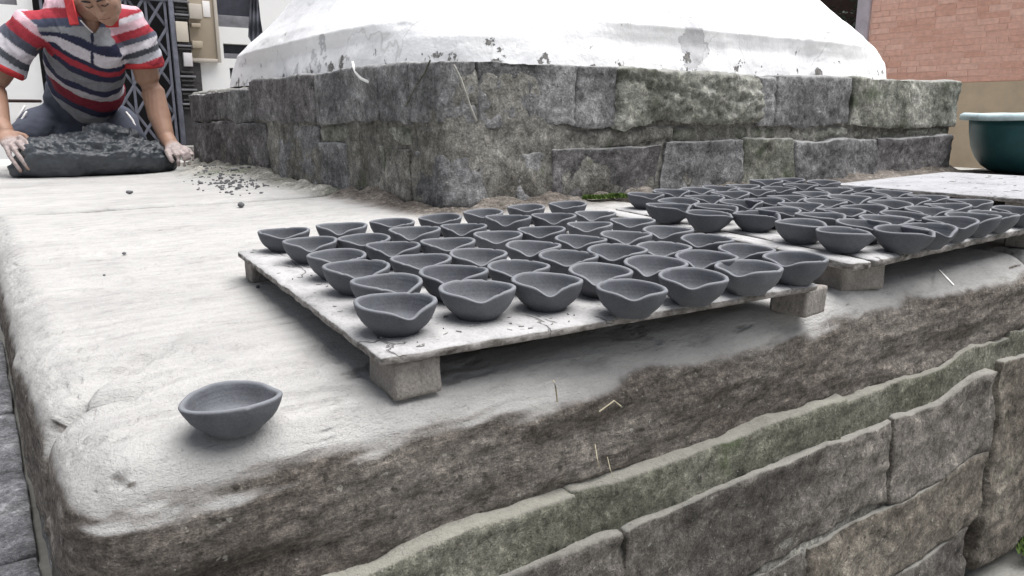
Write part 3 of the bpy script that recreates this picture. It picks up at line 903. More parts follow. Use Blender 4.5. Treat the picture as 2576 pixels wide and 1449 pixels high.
B2 = [(0.197, -0.55, -115), (0.279, -0.549, -118), (0.357, -0.553, -122), (0.447, -0.542, -129), (0.544, -0.533, -131), (0.684, -0.496, -139), (0.79, -0.49, -131), (0.156, -0.683, -112), (0.237, -0.679, -115), (0.349, -0.655, -125), (0.444, -0.649, -136), (0.561, -0.624, -141), (0.653, -0.619, -134), (0.784, -0.596, -148), (0.074, -0.734, -88), (0.137, -0.794, -78), (0.236, -0.774, -118), (0.305, -0.776, -113), (0.405, -0.757, -122), (0.51, -0.744, -143), (0.612, -0.734, -142), (0.694, -0.741, -144), (0.054, -0.849, -62), (0.118, -0.902, -75), (0.186, -0.896, -105), (0.298, -0.864, -115), (0.385, -0.861, -138), (0.476, -0.855, -125), (0.577, -0.843, -140), (0.678, -0.834, -142), (0.177, -0.986, -88), (0.261, -0.971, -125), (0.355, -0.96, -118), (0.441, -0.961, -138), (0.553, -0.939, -140), (0.654, -0.926, -140), (0.075, -1.021, -50), (0.157, -1.076, -115), (0.23, -1.073, -128), (0.31, -1.061, -120), (0.423, -1.045, -148), (0.512, -1.036, -138), (0.62, -1.026, -145), (0.054, -1.107, -55), (0.124, -1.16, -85), (0.188, -1.162, -110), (0.289, -1.147, -130), (0.376, -1.142, -150), (0.453, -1.141, -150), (0.56, -1.136, -155)]
rows = [B2[43:50], [B2[36]] + B2[37:43], B2[30:36], B2[22:30], B2[14:22], B2[7:14], B2[0:7]]
RN = ["front row", "second row", "third row", "middle row", "third row from the back", "second row from the back", "back row"]
for ri, L in enumerate(rows):
    L = sorted(L, key=lambda q: q[0])
    for j, (a, b, an) in enumerate(L):
        w = "leftmost" if j == 0 else ("rightmost" if j == len(L) - 1 else ORD[j] + " from the left")
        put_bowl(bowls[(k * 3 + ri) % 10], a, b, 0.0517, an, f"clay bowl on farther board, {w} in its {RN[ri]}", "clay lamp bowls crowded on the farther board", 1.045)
        k += 1
single = bowl_mesh(990, sp=0.42, wid=0.9, back=0.09, el=0.05)
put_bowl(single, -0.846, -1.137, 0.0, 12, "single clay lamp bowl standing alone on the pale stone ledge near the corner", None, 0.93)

# dry flakes of slip on the boards and grit on the ledge
M['flake'] = plain("dry slip flakes", (0.22, 0.215, 0.21), 0.9, 0.1, 0.5, 200)
def flakes(name, region, n, z, seed, lab, smin=0.0012, smax=0.0045):
    r_ = random.Random(seed); V = []; F = []
    (q0, q1, q2, q3) = [np.array(q) for q in region]
    for i in range(n):
        u, w = r_.random(), r_.random()
        if r_.random() < 0.4: w = w ** 3
        c = q0 * (1 - u) * w + q1 * u * w + q2 * u * (1 - w) + q3 * (1 - u) * (1 - w)
        s_ = r_.uniform(smin, smax); an = r_.uniform(0, 6.28) if r_.random() < .5 else r_.gauss(0.15, 0.3); k_ = len(V)
        d = np.array([math.cos(an), math.sin(an)]); e = np.array([-d[1], d[0]]) * r_.uniform(0.15, 0.5)
        lift = r_.uniform(0.0002, 0.0014)
        P = [c - d * s_, c + e * s_, c + d * s_, c - e * s_ * 0.7]
        for j, p in enumerate(P): V.append((p[0], p[1], z + 0.0002 + (lift if j == r_.randint(0, 3) else 0)))
        for j, p in enumerate(P): V.append((p[0], p[1], z - 0.0006))
        F += [(k_, k_ + 1, k_ + 2, k_ + 3), (k_, k_ + 4, k_ + 5, k_ + 1), (k_ + 1, k_ + 5, k_ + 6, k_ + 2), (k_ + 2, k_ + 6, k_ + 7, k_ + 3), (k_ + 3, k_ + 7, k_ + 4, k_)]
    o = ob(name, toW(V), F, M['flake'], smooth=False); tag(o, lab, "flakes", kind='stuff')
flakes("slip_flakes", [(-0.66, -0.54), (0.02, -0.50), (-0.15, -1.185), (-0.71, -1.145)], 260, 0.0436, 1, "dry flakes of clay slip lying on the nearer board")
flakes("slip_flakes", [(0.16, -0.51), (0.9, -0.45), (0.75, -1.14), (0.045, -1.16)], 170, 0.0522, 2, "dry flakes of clay slip lying on the farther board")
flakes("slip_flakes", [(1.03, -0.50), (1.72, -0.45), (1.75, -0.95), (1.03, -0.97)], 30, 0.0606, 3, "curled flakes of dried slip on the empty white board", 0.004, 0.014)

# ------------------------------------------------------------------ green basin
t = NT("green plastic", 0.42, 0.5)
z = t.sep(t.g.outputs['Position'])[2]
c = t.mix(1.0, (0.012, 0.075, 0.085), t.ramp(t.noise(9, 5), [(0.3, 0.7), (0.7, 1.3)]), 'MULTIPLY')
M['green'] = t.fin(c, t.bump(t.noise(5, 3), 0.003, 0.5), 0.45)
M['teal'] = plain("chalky teal rim", (0.50, 0.62, 0.65), 0.7, 0.3, 0.25, 20)
BC = np.array([2.365, 3.44, 0.004])
bas = empty("plastic_basin", BC, "big dark green plastic basin with a pale rim behind the empty board", "basin")
pr = [(0.0, 0.0), (0.19, 0.0), (0.205, 0.004), (0.235, 0.025), (0.262, 0.06), (0.283, 0.11), (0.295, 0.17), (0.302, 0.235), (0.296, 0.236), (0.288, 0.17), (0.276, 0.112), (0.254, 0.064), (0.2, 0.012), (0.0, 0.010)]
v, f = lathe(pr, 96); ob("basin_body", v + BC, f, M['green'], bas)
pr = [(0.292, 0.236), (0.302, 0.230), (0.322, 0.229), (0.334, 0.224), (0.340, 0.228), (0.341, 0.240), (0.337, 0.250), (0.325, 0.256), (0.305, 0.255), (0.294, 0.248), (0.292, 0.236)]
v, f = lathe(pr, 96)
v[:, 2] += 0.002 * np.sin(np.arctan2(v[:, 1], v[:, 0]) * 5)
ob("rim", v + BC, f, M['teal'], bas)

# ------------------------------------------------------------------ crumbs, pebbles, straws
def lump(c, r, seed, flat=0.6):
    v, f = ellipsoid((0, 0, 0), (r, r * 0.8, r * flat), n=10, m=6)
    v = v * (1 + 0.35 * fbm(v, 1.2 / r, 2, seed))[:, None]
    an = seed * 1.7; R_ = np.array([[math.cos(an), -math.sin(an), 0], [math.sin(an), math.cos(an), 0], [0, 0, 1]])
    return v @ R_.T + np.array(c), f
M['crumb'] = plain("dry clay crumbs", (0.13, 0.13, 0.135), 0.9, 0.1, 0.3, 90, 0.001)
prt = []
rr = random.Random(5)
for i in range(230):
    x = rr.gauss(575, 48); y = rr.gauss(458, 11) + (x - 575) * 0.03
    if not (440 < x < 700 and 434 < y < 500): continue
    p = onz(x, y); r = rr.choice([0.003, 0.004, 0.004, 0.005, 0.006, 0.009]) * rr.uniform(0.7, 1.2)
    zz = 0.0
    q = np.array([[(p - P0) @ AX, (p - P0) @ BX, 0.0]])
    if q[0, 0] > -0.02 and q[0, 1] < 2.7: continue
    up = np.array([[0, 0, 1.0]])
    zz = float((back_disp if q[0, 1] > 0.664 else top_disp)(q, up)[0])
    p[2] = zz + r * 0.3
    prt.append(lump(p, r, 1000 + i))
v, f = joinl(prt); o = ob("clay_crumbs", v, f, M['crumb'])
tag(o, "loose scatter of dark dry clay crumbs at the plinth foot", "crumbs", kind='stuff')
for i, (x, y, r, lab) in enumerate([(312, 637, 0.004, "little dark pebble on the bare ledge, left of the nearer board"), (262, 692, 0.0025, "tiny pebble alone near the left side of the ledge"), (958 - 310, 721, 0.004, "dark clay pellet in the shade of the nearer board's left edge"), (326, 483, 0.010, "dark crumb on the back slab below the man's arm"), (880, 556, 0.0, ""), (1405, 960, 0.0, ""), (607, 515, 0.012, "clay crumb beside the crack behind the nearer board")]):
    if r == 0: continue
    p = onz(x, y, r * 0.4)
    v, f = lump(p, r, 1300 + i); o = ob("pebble", v, f, M['crumb']); tag(o, lab, "pebble", "pebbles lying about on the ledge")
M['straw'] = plain("dry straw", (0.42, 0.38, 0.28), 0.8, 0.2, 0.2, 60)
M['white'] = plain("white cord", (0.7, 0.7, 0.68), 0.8, 0.2, 0.1, 60)
def tube(name, pts, r, mat, lab, cat, group=None, n=8):
    v, f = sweep(pts, r, n=n); o = ob(name, v, f, mat); tag(o, lab, cat, group); return o
def onf(x, y, off=0.0):     # on the platform's front face
    u, vv = (x - 1288) / _f, (724.5 - y) / _f
    r = np.array([u, _c + vv * _s, -_s + vv * _c]); t_ = (FB - off - (CAM - P0) @ BX) / (r @ BX)
    return CAM + r * t_
tube("straw", [onf(1508, 1035, .016), onf(1545, 1008, .018), onf(1562, 1022, .02)], 0.0008, M['straw'], "bent dry straw caught on the rough stone face below the board", "straw", "dry stalks on the front face")
tube("straw", [onf(1497, 1118, .014), onf(1502, 1150, .03), onf(1508, 1178, .03)], 0.0005, M['straw'], "thin upright dry stalk on the lower front face", "straw", "dry stalks on the front face")
tube("straw", [onf(1528, 1150, .02), onf(1535, 1180, .034), onf(1542, 1200, .034)], 0.0004, M['straw'], "short leaning stalk just above the stone band", "straw", "dry stalks on the front face")
tube("straw", [onz(1392, 958, .003), onz(1398, 975, .001), onf(1402, 1010, .02)], 0.0008, M['straw'], "pale straw hanging over the ledge edge below the nearer board", "straw", "dry stalks on the front face")
tube("straw", [onz(2362, 680, .002), onz(2382, 700, .001), onz(2398, 717, -.004)], 0.0016, M['white'], "straight pale straw lying on the ledge at the far right", "straw")
# white cord on the plinth's left face
def onl(x, y, off=0.0):
    u, vv = (x - 1288) / _f, (724.5 - y) / _f
    r = np.array([u, _c + vv * _s, -_s + vv * _c]); t_ = (-off - (CAM - P0) @ AX) / (r @ AX)
    return CAM + r * t_
tube("frayed_cord", [onl(887, 157, -.02), onl(889, 168, .012), onl(896, 184, .018), onl(908, 197, .018), onl(920, 203, .018), onl(929, 207, .015)], 0.0045, M['white'], "frayed white cord end hanging over the plinth's top edge", "cord", n=10)
tube("white_mark", [onl(1082, 152, .014), onl(1068, 185, .014), onl(1050, 210, .014), onl(1034, 240, .014), onl(1022, 266, .012)], 0.0022, M['pl3'], "thin pale mortar thread running down the plinth left of its corner", "mortar thread", "mortar threads on the plinth")
def onr(x, y, off=0.0):
    u, vv = (x - 1288) / _f, (724.5 - y) / _f
    r = np.array([u, _c + vv * _s, -_s + vv * _c]); t_ = (-off - (CAM - P0) @ BX) / (r @ BX)
    return CAM + r * t_
M['pale'] = plain("pale lime mortar", (0.36, 0.35, 0.32), 0.9, 0.1, 0.3, 60, 0.002)
tube("white_mark", [onr(1143, 165, .014), onr(1160, 200, .016), onr(1172, 235, .016), onr(1182, 265, .016), onr(1198, 303, .014)], 0.0028, M['pale'], "thin pale mortar thread running down the plinth right of its corner", "mortar thread", "mortar threads on the plinth")

# ------------------------------------------------------------------ moss
M['moss'] = plain("moss", (0.075, 0.12, 0.03), 0.9, 0.1, 0.5, 80)
def moss(pts, seed, nb=900, sp=0.03, h=0.012):
    r_ = random.Random(seed); V = []; F = []
    for i in range(nb):
        c = np.array(r_.choice(pts)) + np.array([r_.gauss(0, sp), r_.gauss(0, sp * 0.6), 0])
        t_ = r_.uniform(0, 6.28); l = h * r_.uniform(0.4, 1.2); w = 0.0022
        d = np.array([math.cos(t_), math.sin(t_), 0])
        tip = c + d * l * 0.6 + np.array([0, 0, l]); k_ = len(V)
        s_ = np.array([-d[1], d[0], 0]) * w
        V += [c - s_, c + s_, tip]; F.append((k_, k_ + 1, k_ + 2))
    return np.array(V), F
pts = [onz(x, y, 0.012) for x, y in [(1485, 500), (1505, 499), (1530, 497), (1555, 495), (1570, 497)]]
v, f = moss(pts, 3, 1500, 0.012, 0.012); o = ob("moss", v, f, M['moss'], smooth=False); tag(o, "bright moss patch at the plinth foot behind the nearer board", "moss", kind='stuff')
pts = [onz(x, y, 0.012) for x, y in [(2060, 440), (2085, 436), (2110, 432), (2135, 428), (2160, 428), (2100, 428)]]
v, f = moss(pts, 4, 2200, 0.04, 0.022); o = ob("moss", v, f, M['moss'], smooth=False); tag(o, "moss tufts along the plinth foot above the farther board", "moss", kind='stuff')
pts = [W(a, b, GZ + 0.0) for a, b in [(0.66, -1.23), (0.72, -1.24), (0.78, -1.25), (0.74, -1.33), (0.77, -1.42), (0.70, -1.22)]]
v, f = moss(pts, 6, 3000, 0.022, 0.012); o = ob("moss", v, f, M['moss'], smooth=False); tag(o, "green moss in the joint of the paving at the wall's foot", "moss", kind='stuff')

# ------------------------------------------------------------------ brick building on the right
BA = 8.0
t = NT("red brick", 0.9, 0.15)
oi = t.n("ShaderNodeObjectInfo")
c = t.ramp(oi.outputs['Random'], [(0.0, (0.63, 0.36, 0.28)), (0.35, (0.69, 0.41, 0.33)), (0.7, (0.72, 0.445, 0.36)), (1.0, (0.75, 0.48, 0.395))])
c = t.mix(1.0, c, t.ramp(t.noise(20, 5, 0.6), [(0.3, 0.86), (0.7, 1.12)]), 'MULTIPLY')
M['brick'] = t.fin(c, t.bump(t.noise(90, 4), 0.003, 0.6))
M['brickmortar'] = plain("brick mortar", (0.72, 0.49, 0.41), 0.95, 0.1, 0.12, 14, 0.003)
M['beige'] = plain("beige plaster", (0.50, 0.40, 0.29), 0.9, 0.15, 0.12, 4, 0.003)
bw = empty("brick_building", W(BA, 1.0, GZ), "pink red brick wall on a beige plaster base at the right", "building")
v, f = box((BA + 0.003, -3.0, 0.60), (BA + 0.5, 3.64, 3.2)); ob("wall", toW(v), f, M['brickmortar'], bw, smooth=False)
v, f = box((BA - 0.02, -3.0, GZ), (BA + 0.5, 3.64, 0.598)); ob("plaster_base", toW(v), f, M['beige'], bw, smooth=False)
bmesh_ = {}
cnt = 0
for row in range(20):
    z0 = 0.604 + row * 0.065
    off = (row % 2) * 0.115 + rnd.uniform(-0.02, 0.02)
    b = 1.45 + off
    while b < 3.62:
        L = rnd.choice([0.215, 0.215, 0.215, 0.105, 0.30])
        b1 = min(b + L, 3.63)
        if b1 - b < 0.04: break
        key = round(b1 - b, 2)
        if key not in bmesh_:
            vv, ff = bevbox((-0.05, -(b1 - b) / 2, -0.0285), (0.05, (b1 - b) / 2, 0.0285), 0.004)
            q = np.stack([vv[:, 0] * AX[0] + vv[:, 1] * BX[0], vv[:, 0] * AX[1] + vv[:, 1] * BX[1], vv[:, 2]], 1)
            bmesh_[key] = mkmesh("brick", q, ff, M['brick'], smooth=False)
        o = bpy.data.objects.new("brick", bmesh_[key]); COL.objects.link(o); o.parent = bw
        o.location = Vector(W(BA + 0.05 - rnd.uniform(0.0, 0.006), (b + b1) / 2, z0 + 0.0275) - world_loc(bw)); cnt += 1
        b = b1 + 0.006
# grey lilac post at its corner and dark passage
M['lilac'] = plain("grey painted post", (0.42, 0.38, 0.42), 0.7, 0.3, 0.15, 8)
M['timber'] = plain("dark timber", (0.035, 0.022, 0.020), 0.8, 0.2, 0.3, 10)
M['brownpost'] = plain("brown timber post", (0.20, 0.15, 0.14), 0.8, 0.2, 0.2, 10)
v, f = bevbox((BA - 0.04, 3.642, GZ), (BA + 0.06, 3.80, 3.0), 0.01); o = ob("corner_post", toW(v), f, M['lilac']); tag(o, "grey lilac upright post at the brick wall's left end", "post")
v, f = bevbox((BA - 0.02, 4.95, GZ), (BA + 0.2, 5.25, 3.0), 0.01); o = ob("door_post", toW(v), f, M['brownpost']); tag(o, "faded brown door post beyond the white mound's shoulder", "post")
v, f = box((BA + 1.2, 2.5, GZ), (BA + 1.5, 8.5, 3.4)); o = ob("dark_wall", toW(v), f, M['timber'], smooth=False); tag(o, "dark shaded timber wall behind the shrub", "wall")
M['leafd'] = plain("dark leaf", (0.03, 0.05, 0.035), 0.6, 0.4, 0.5, 30)
M['leafp'] = plain("pale leaf", (0.16, 0.20, 0.19), 0.6, 0.4, 0.4, 30)
sh = empty("shrub", W(BA + 0.6, 4.4, GZ), "shadowy shrub with a few pale leaves in the dark doorway", "shrub")
v, f = sweep([W(BA + 0.6, 4.4, GZ), W(BA + 0.62, 4.38, 0.2), W(BA + 0.6, 4.4, 0.8)], [0.03, 0.025, 0.012]); ob("stem", v, f, M['timber'], sh)
for nm, mat, num, sd_ in (("foliage", M['leafd'], 900, 1), ("pale_leaves", M['leafp'], 70, 2)):
    r_ = random.Random(sd_); V = []; F = []
    for i in range(num):
        c = W(BA + 0.6 + r_.gauss(0, 0.16), 4.4 + r_.gauss(0, 0.30), 0.95 + r_.gauss(0, 0.42))
        n1 = np.array([r_.gauss(0, 1), r_.gauss(0, 1), r_.gauss(0, 1)]); n1 /= np.linalg.norm(n1)
        n2 = np.cross(n1, [0.3, 0.2, 1]); n2 /= np.linalg.norm(n2)
        s_ = r_.uniform(0.03, 0.06); k_ = len(V)
        V += [c - n1 * s_, c + n2 * s_ * 0.45, c + n1 * s_, c - n2 * s_ * 0.45]; F.append((k_, k_ + 1, k_ + 2, k_ + 3))
    o = ob(nm, np.array(V), F, mat, sh, smooth=False); o['kind'] = 'stuff'

# ------------------------------------------------------------------ white building on the left
GB = 5.45
def zy(y): return 0.25 + (290 - y) * 0.00325
wb = empty("white_building", W(0.5, GB, GZ), "white limewashed house wall behind the man and the mound", "building")
holes = [(0.915, 1.26, zy(57), 1.9), (0.945, 1.22, zy(139), zy(100)), (0.985, 1.06, zy(192), zy(163)), (-0.46, 0.545, -0.02, 1.20), (-1.3, -0.56, zy(38), 1.9)]
xs_ = sorted({-6.0, 6.5} | {h[0] for h in holes} | {h[1] for h in holes}); zs_ = sorted({GZ, 3.2} | {h[2] for h in holes} | {h[3] for h in holes})
V = []; F = []
for x0, x1 in zip(xs_, xs_[1:]):
    for z0, z1 in zip(zs_, zs_[1:]):
        if any(h[0] <= x0 and x1 <= h[1] and h[2] <= z0 and z1 <= h[3] for h in holes): continue
        k_ = len(V); V += [(x0, GB, z0), (x1, GB, z0), (x1, GB, z1), (x0, GB, z1)]; F.append((k_, k_ + 1, k_ + 2, k_ + 3))
for (x0, x1, z0, z1) in holes:
    k_ = len(V); dd = 0.16
    V += [(x0, GB, z0), (x1, GB, z0), (x1, GB, z1), (x0, GB, z1), (x0, GB + dd, z0), (x1, GB + dd, z0), (x1, GB + dd, z1), (x0, GB + dd, z1)]
    F += [(k_, k_ + 4, k_ + 5, k_ + 1), (k_ + 1, k_ + 5, k_ + 6, k_ + 2), (k_ + 2, k_ + 6, k_ + 7, k_ + 3), (k_ + 3, k_ + 7, k_ + 4, k_)]
ob("wall", toW(V), F, M['whitewall'], wb, smooth=False)
M['slate'] = plain("blue grey shutter", (0.055, 0.058, 0.075), 0.6, 0.4, 0.25, 14)
M['sill'] = plain("weathered grey sill", (0.17, 0.17, 0.185), 0.8, 0.3, 0.25, 14)
M['gatem'] = plain("grey painted steel", (0.115, 0.12, 0.15), 0.6, 0.4, 0.3, 18)
for i, (x0, x1, z0, z1) in enumerate(holes):
    if i == 3: continue
    v, f = bevbox((x0, GB + 0.10, z0), (x1, GB + 0.13, z1), 0.004); w_ = ob("window", toW(v), f, M['slate'], wb)
    if i in (0, 1, 4):
        hh = 0.10 if i == 0 else 0.045
        v, f = bevbox((x0, GB + 0.02, z0), (x1, GB + 0.095, z0 + hh), 0.004); ob("sill", toW(v), f, M['sill'], w_)
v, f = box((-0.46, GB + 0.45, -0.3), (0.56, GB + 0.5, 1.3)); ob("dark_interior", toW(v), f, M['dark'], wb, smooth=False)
v, f = box((-0.6, GB - 0.35, GZ), (1.3, GB - 0.002, -0.005)); ob("door_step", toW(v), f, M['mound'], wb, smooth=False)

gate = empty("folding_gate", W(0.05, GB - 0.06, 0.0), "grey folding lattice steel gate standing behind the man", "gate")
gb = GB - 0.07
v, f = join([bevbox((0.505, gb - 0.02, 0.0), (0.545, gb + 0.02, 1.2), 0.003)]); ob("gate_post", toW(v), f, M['gatem'], gate)
v, f = bevbox((-0.45, gb - 0.02, 1.17), (0.50, gb + 0.02, 1.23), 0.003); ob("top_rail", toW(v), f, M['gatem'], gate)
px = np.arange(-0.41, 0.49, 0.148)
for x in px:
    v, f = box((x - 0.010, gb - 0.006, 0.0), (x + 0.010, gb + 0.006, 1.168)); ob("upright", toW(v), f, M['gatem'], gate, smooth=False)
for i, (x0, x1) in enumerate(zip(px, px[1:])):
    for lv in range(5):
        z0 = 0.03 + lv * 0.235
        for s_ in (0, 1):
            za, zb = (z0, z0 + 0.23) if s_ else (z0 + 0.23, z0)
            yy = gb - 0.012 if s_ else gb + 0.012
            p0, p1 = np.array(W(x0, yy, za)), np.array(W(x1, yy, zb))
            v, f = sweep([p0, (p0 + p1) / 2, p1], 0.002, 0.011, n=4, cap=False); ob("lattice_bar", v, f, M['gatem'], gate, smooth=False)
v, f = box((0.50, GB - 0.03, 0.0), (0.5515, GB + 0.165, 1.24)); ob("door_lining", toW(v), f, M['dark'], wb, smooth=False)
# carved door post with pale tiles
M['carved'] = plain("dark carved wood", (0.05, 0.048, 0.05), 0.7, 0.3, 0.4, 30, 0.004)
M['tile'] = plain("cream panel", (0.52, 0.47, 0.40), 0.7, 0.3, 0.06, 8)
M['tilew'] = plain("pale grey panel", (0.55, 0.53, 0.54), 0.7, 0.3, 0.06, 8)
cp = empty("carved_door_post", W(0.60, GB - 0.05, 0.0), "dark carved timber door post with pale tiles beside the gate", "post")
v, f = box((0.552, GB - 0.06, 0.0), (0.655, GB - 0.002, 1.5)); ob("post", toW(v), f, M['carved'], cp, smooth=False)
v, f = box((0.656, GB - 0.04, 0.0), (0.73, GB - 0.002, zy(155))); ob("side_post", toW(v), f, M['carved'], cp, smooth=False)
for i, zc_ in enumerate([0.30, 0.335, 0.37, 0.42, 0.455, 0.49, 0.53, 0.565, 0.60, 0.79, 0.815, 0.835, 1.04, 1.065, 1.09, 1.12, 1.17]):
    w_ = [0.004, 0.012, 0.0][i % 3]
    v, f = bevbox((0.556 - w_, GB - 0.085 - w_, zc_), (0.66 + w_, GB - 0.061, zc_ + 0.016), 0.003); ob("moulding", toW(v), f, M['sill'] if i % 3 == 1 else M['carved'], cp)
v, f = bevbox((0.545, GB - 0.10, zy(104)), (0.640, GB - 0.062, zy(54)), 0.003); ob("tile", toW(v), f, M['tile'], cp)
v, f = bevbox((0.585, GB - 0.10, zy(165)), (0.655, GB - 0.062, zy(131)), 0.003); ob("tile", toW(v), f, M['tilew'], cp)

M['tan'] = plain("tan painted board", (0.36, 0.305, 0.235), 0.7, 0.3, 0.06, 6)
M['tanl'] = plain("pale board frame", (0.46, 0.42, 0.37), 0.7, 0.3, 0.06, 6)
M['paper'] = plain("white paper", (0.78, 0.76, 0.75), 0.8, 0.2, 0.02, 6)
sb = empty("notice_board", W(0.77, GB - 0.05, zy(150)), "tan notice board with raised boxes and a white paper on the white wall", "board")
x0, x1, z0, z1 = 0.662, 0.895, zy(148), 1.5
v, f = bevbox((x0, GB - 0.05, z0), (x1, GB - 0.004, z1), 0.003); ob("panel", toW(v), f, M['tan'], sb)
for nm, q in (("frame", (x1 - 0.022, x1 + 0.006, z0 - 0.012, z1)), ("frame", (x0, x1 - 0.023, z0 - 0.012, z0 + 0.016))):
    v, f = bevbox((q[0], GB - 0.07, q[2]), (q[1], GB - 0.052, q[3]), 0.003); ob(nm, toW(v), f, M['tanl'], sb)
for (xa_, xb_, ya, yb_, m) in [(0.662, 0.765, 45, 8, 'tanl'), (0.672, 0.745, 66, 56, 'tan'), (0.664, 0.748, 118, 100, 'tan')]:
    v, f = bevbox((xa_, GB - 0.105, zy(ya)), (xb_, GB - 0.052, zy(yb_)), 0.004); ob("letter_box", toW(v), f, M[m], sb)
v, f = bevbox((0.785, GB - 0.056, zy(37)), (0.845, GB - 0.0515, zy(-3)), 0.001); ob("paper", toW(v), f, M['paper'], sb)

# hanging dark cloth
M['cloth'] = plain("dark grey cloth", (0.085, 0.088, 0.105), 0.9, 0.2, 0.25, 20)
pts = [(626, -60), (628, 0), (630, 30), (626, 60), (624, 92), (636, 112), (648, 100), (662, 90), (655, 60), (652, 30), (650, 0), (645, -60)]
U, Vn = 14, 26
rows_ = []
Lx = np.array([(628, -60), (629, 0), (626, 50), (624, 92), (634, 110)], float); Rx = np.array([(648, -60), (650, 0), (655, 50), (662, 90), (642, 106)], float)
tt = np.array([0, .33, .62, .88, 1.0])
V = []
for j in range(Vn):
    s_ = j / (Vn - 1)
    L_ = np.array([np.interp(s_, tt, Lx[:, 0]), np.interp(s_, tt, Lx[:, 1])]); R_ = np.array([np.interp(s_, tt, Rx[:, 0]), np.interp(s_, tt, Rx[:, 1])])
    for i in range(U):
        q = L_ + (R_ - L_) * i / (U - 1)
        V.append(at(q[0], q[1], 6.45 + 0.022 * math.sin(i * 1.5 + s_ * 5) + 0.012 * math.sin(s_ * 17)))
V = np.array(V); V2 = V + np.array([0, 0.006, 0])
F = []
for j in range(Vn - 1):
    for i in range(U - 1):
        a_ = j * U + i; F.append((a_, a_ + U, a_ + U + 1, a_ + 1)); b_ = a_ + len(V); F.append((b_, b_ + 1, b_ + U + 1, b_ + U))
o = ob("hanging_cloth", np.vstack([V, V2]), F, M['cloth']); tag(o, "dark grey garment hanging by the window beside the white mound", "cloth")
v, f = sweep([W(-1.2, GB - 0.10, zy(257)), W(-0.85, GB - 0.10, zy(257)), W(-0.50, GB - 0.10, zy(257))], 0.012); o = ob("metal_rail", v, f, M['timber']); tag(o, "dark horizontal rail on the white wall behind the man's arm", "rail")
#PERSON
# ------------------------------------------------------------------ the man kneading clay
man = empty("person", onz(190, 352, 0.0) * 0 + np.array([-2.05, 3.75, 0.0]), "kneeling man in a striped polo shirt and dark shorts pressing clay with both hands", "person")


def pl(pts): return np.array([at(*q) for q in pts])


def fold(V, N, amp, scale, seed, st=(1, 1, 1)):
    return V + N * (fbm(V, scale, 3, seed, st=st) * amp)[:, None]


# torso axis as seen, with half width and half thickness in metres
TY = [22, 50, 85, 120, 160, 200, 235, 268, 292]
TX = [226, 210, 213, 216, 218, 216, 212, 210, 208]
TD = [3.26, 3.30, 3.34, 3.40, 3.48, 3.57, 3.65, 3.72, 3.76]
TW = [0.085, 0.185, 0.196, 0.190, 0.180, 0.176, 0.176, 0.172, 0.158]
TH = [0.070, 0.105, 0.125, 0.135, 0.135, 0.138, 0.142, 0.138, 0.120]
tor = pl(list(zip(TX, TY, TD)))
armR = pl([(318, 62, 3.36), (345, 100, 3.40), (358, 140, 3.44), (372, 200, 3.50), (384, 230, 3.52), (400, 290, 3.52), (418, 345, 3.50), (428, 362, 3.48)])
rR = [0.072, 0.070, 0.062, 0.053, 0.052, 0.050, 0.036, 0.034]
armL = pl([(80, 72, 3.26), (44, 110, 3.26), (14, 150, 3.26), (-12, 200, 3.26), (-18, 228, 3.26), (-10, 275, 3.22), (2, 312, 3.20), (12, 330, 3.18)])
rL = [0.072, 0.070, 0.062, 0.052, 0.051, 0.048, 0.036, 0.034]
# head: face looks down and towards us
hc = at(247, -33, 3.02)
yaw = math.radians(3); pit = math.radians(50); rol = math.radians(-7)
fx = np.array([1, 0, 0.0]); fwd = np.array([0, -math.cos(pit), -math.sin(pit)]); upv = np.array([0, -math.sin(pit), math.cos(pit)])
Rz = np.array(Matrix.Rotation(yaw, 3, 'Z')); Ry = np.array(Matrix.Rotation(rol, 3, 'Y'))
HM = (Rz @ Ry @ np.stack([fx, fwd, upv], 1))        # columns: head right, forward, up
def hp(x, y, z): return hc + HM @ np.array([x, y, z])
def he(c, r): return ellipsoid(hp(*c), r, HM)
parts = [he((0, 0, 0.02), (.077, .096, .088)), he((0, .035, -.045), (.064, .062, .078)), he((0, .062, -.088), (.043, .038, .034)), he((0, .080, -.106), (.021, .018, .016)),
         he((.040, .056, -.035), (.026, .028, .026)), he((-.040, .056, -.035), (.026, .028, .026)), he((0, .082, .014), (.052, .014, .012)),
         he((.031, .083, -.008), (.014, .012, .010)), he((-.031, .083, -.008), (.014, .012, .010)),
         sweep([hp(0, .092, .002), hp(0, .104, -.024), hp(0, .114, -.040)], [.0075, .009, .0125], n=10), he((.011, .098, -.043), (.008, .010, .007)), he((-.011, .098, -.043), (.008, .010, .007)),
         he((0, .094, -.066), (.024, .010, .0055)), he((0, .093, -.077), (.021, .011, .0065)),
         he((.078, -.004, -.012), (.010, .019, .030)), he((-.078, -.004, -.012), (.010, .019, .030)),
         sweep([hp(0, -.01, -.05), (hp(0, -.02, -.06) + tor[0]) / 2, tor[0], tor[1]], [.058, .058, .066, .07], n=16)]
parts += [sweep(armR, rR, n=16), sweep(armL, rL, n=16), sweep(tor[:7], np.array(TW[:7]) * 0.86, np.array(TH[:7]) * 0.80, up=(0, -1, 0.2), n=20)]


def finger(pts, r0=0.0105, r1=0.0085): 
    m = len(pts); return sweep(pl(pts), np.linspace(r0, r1, m), n=10)
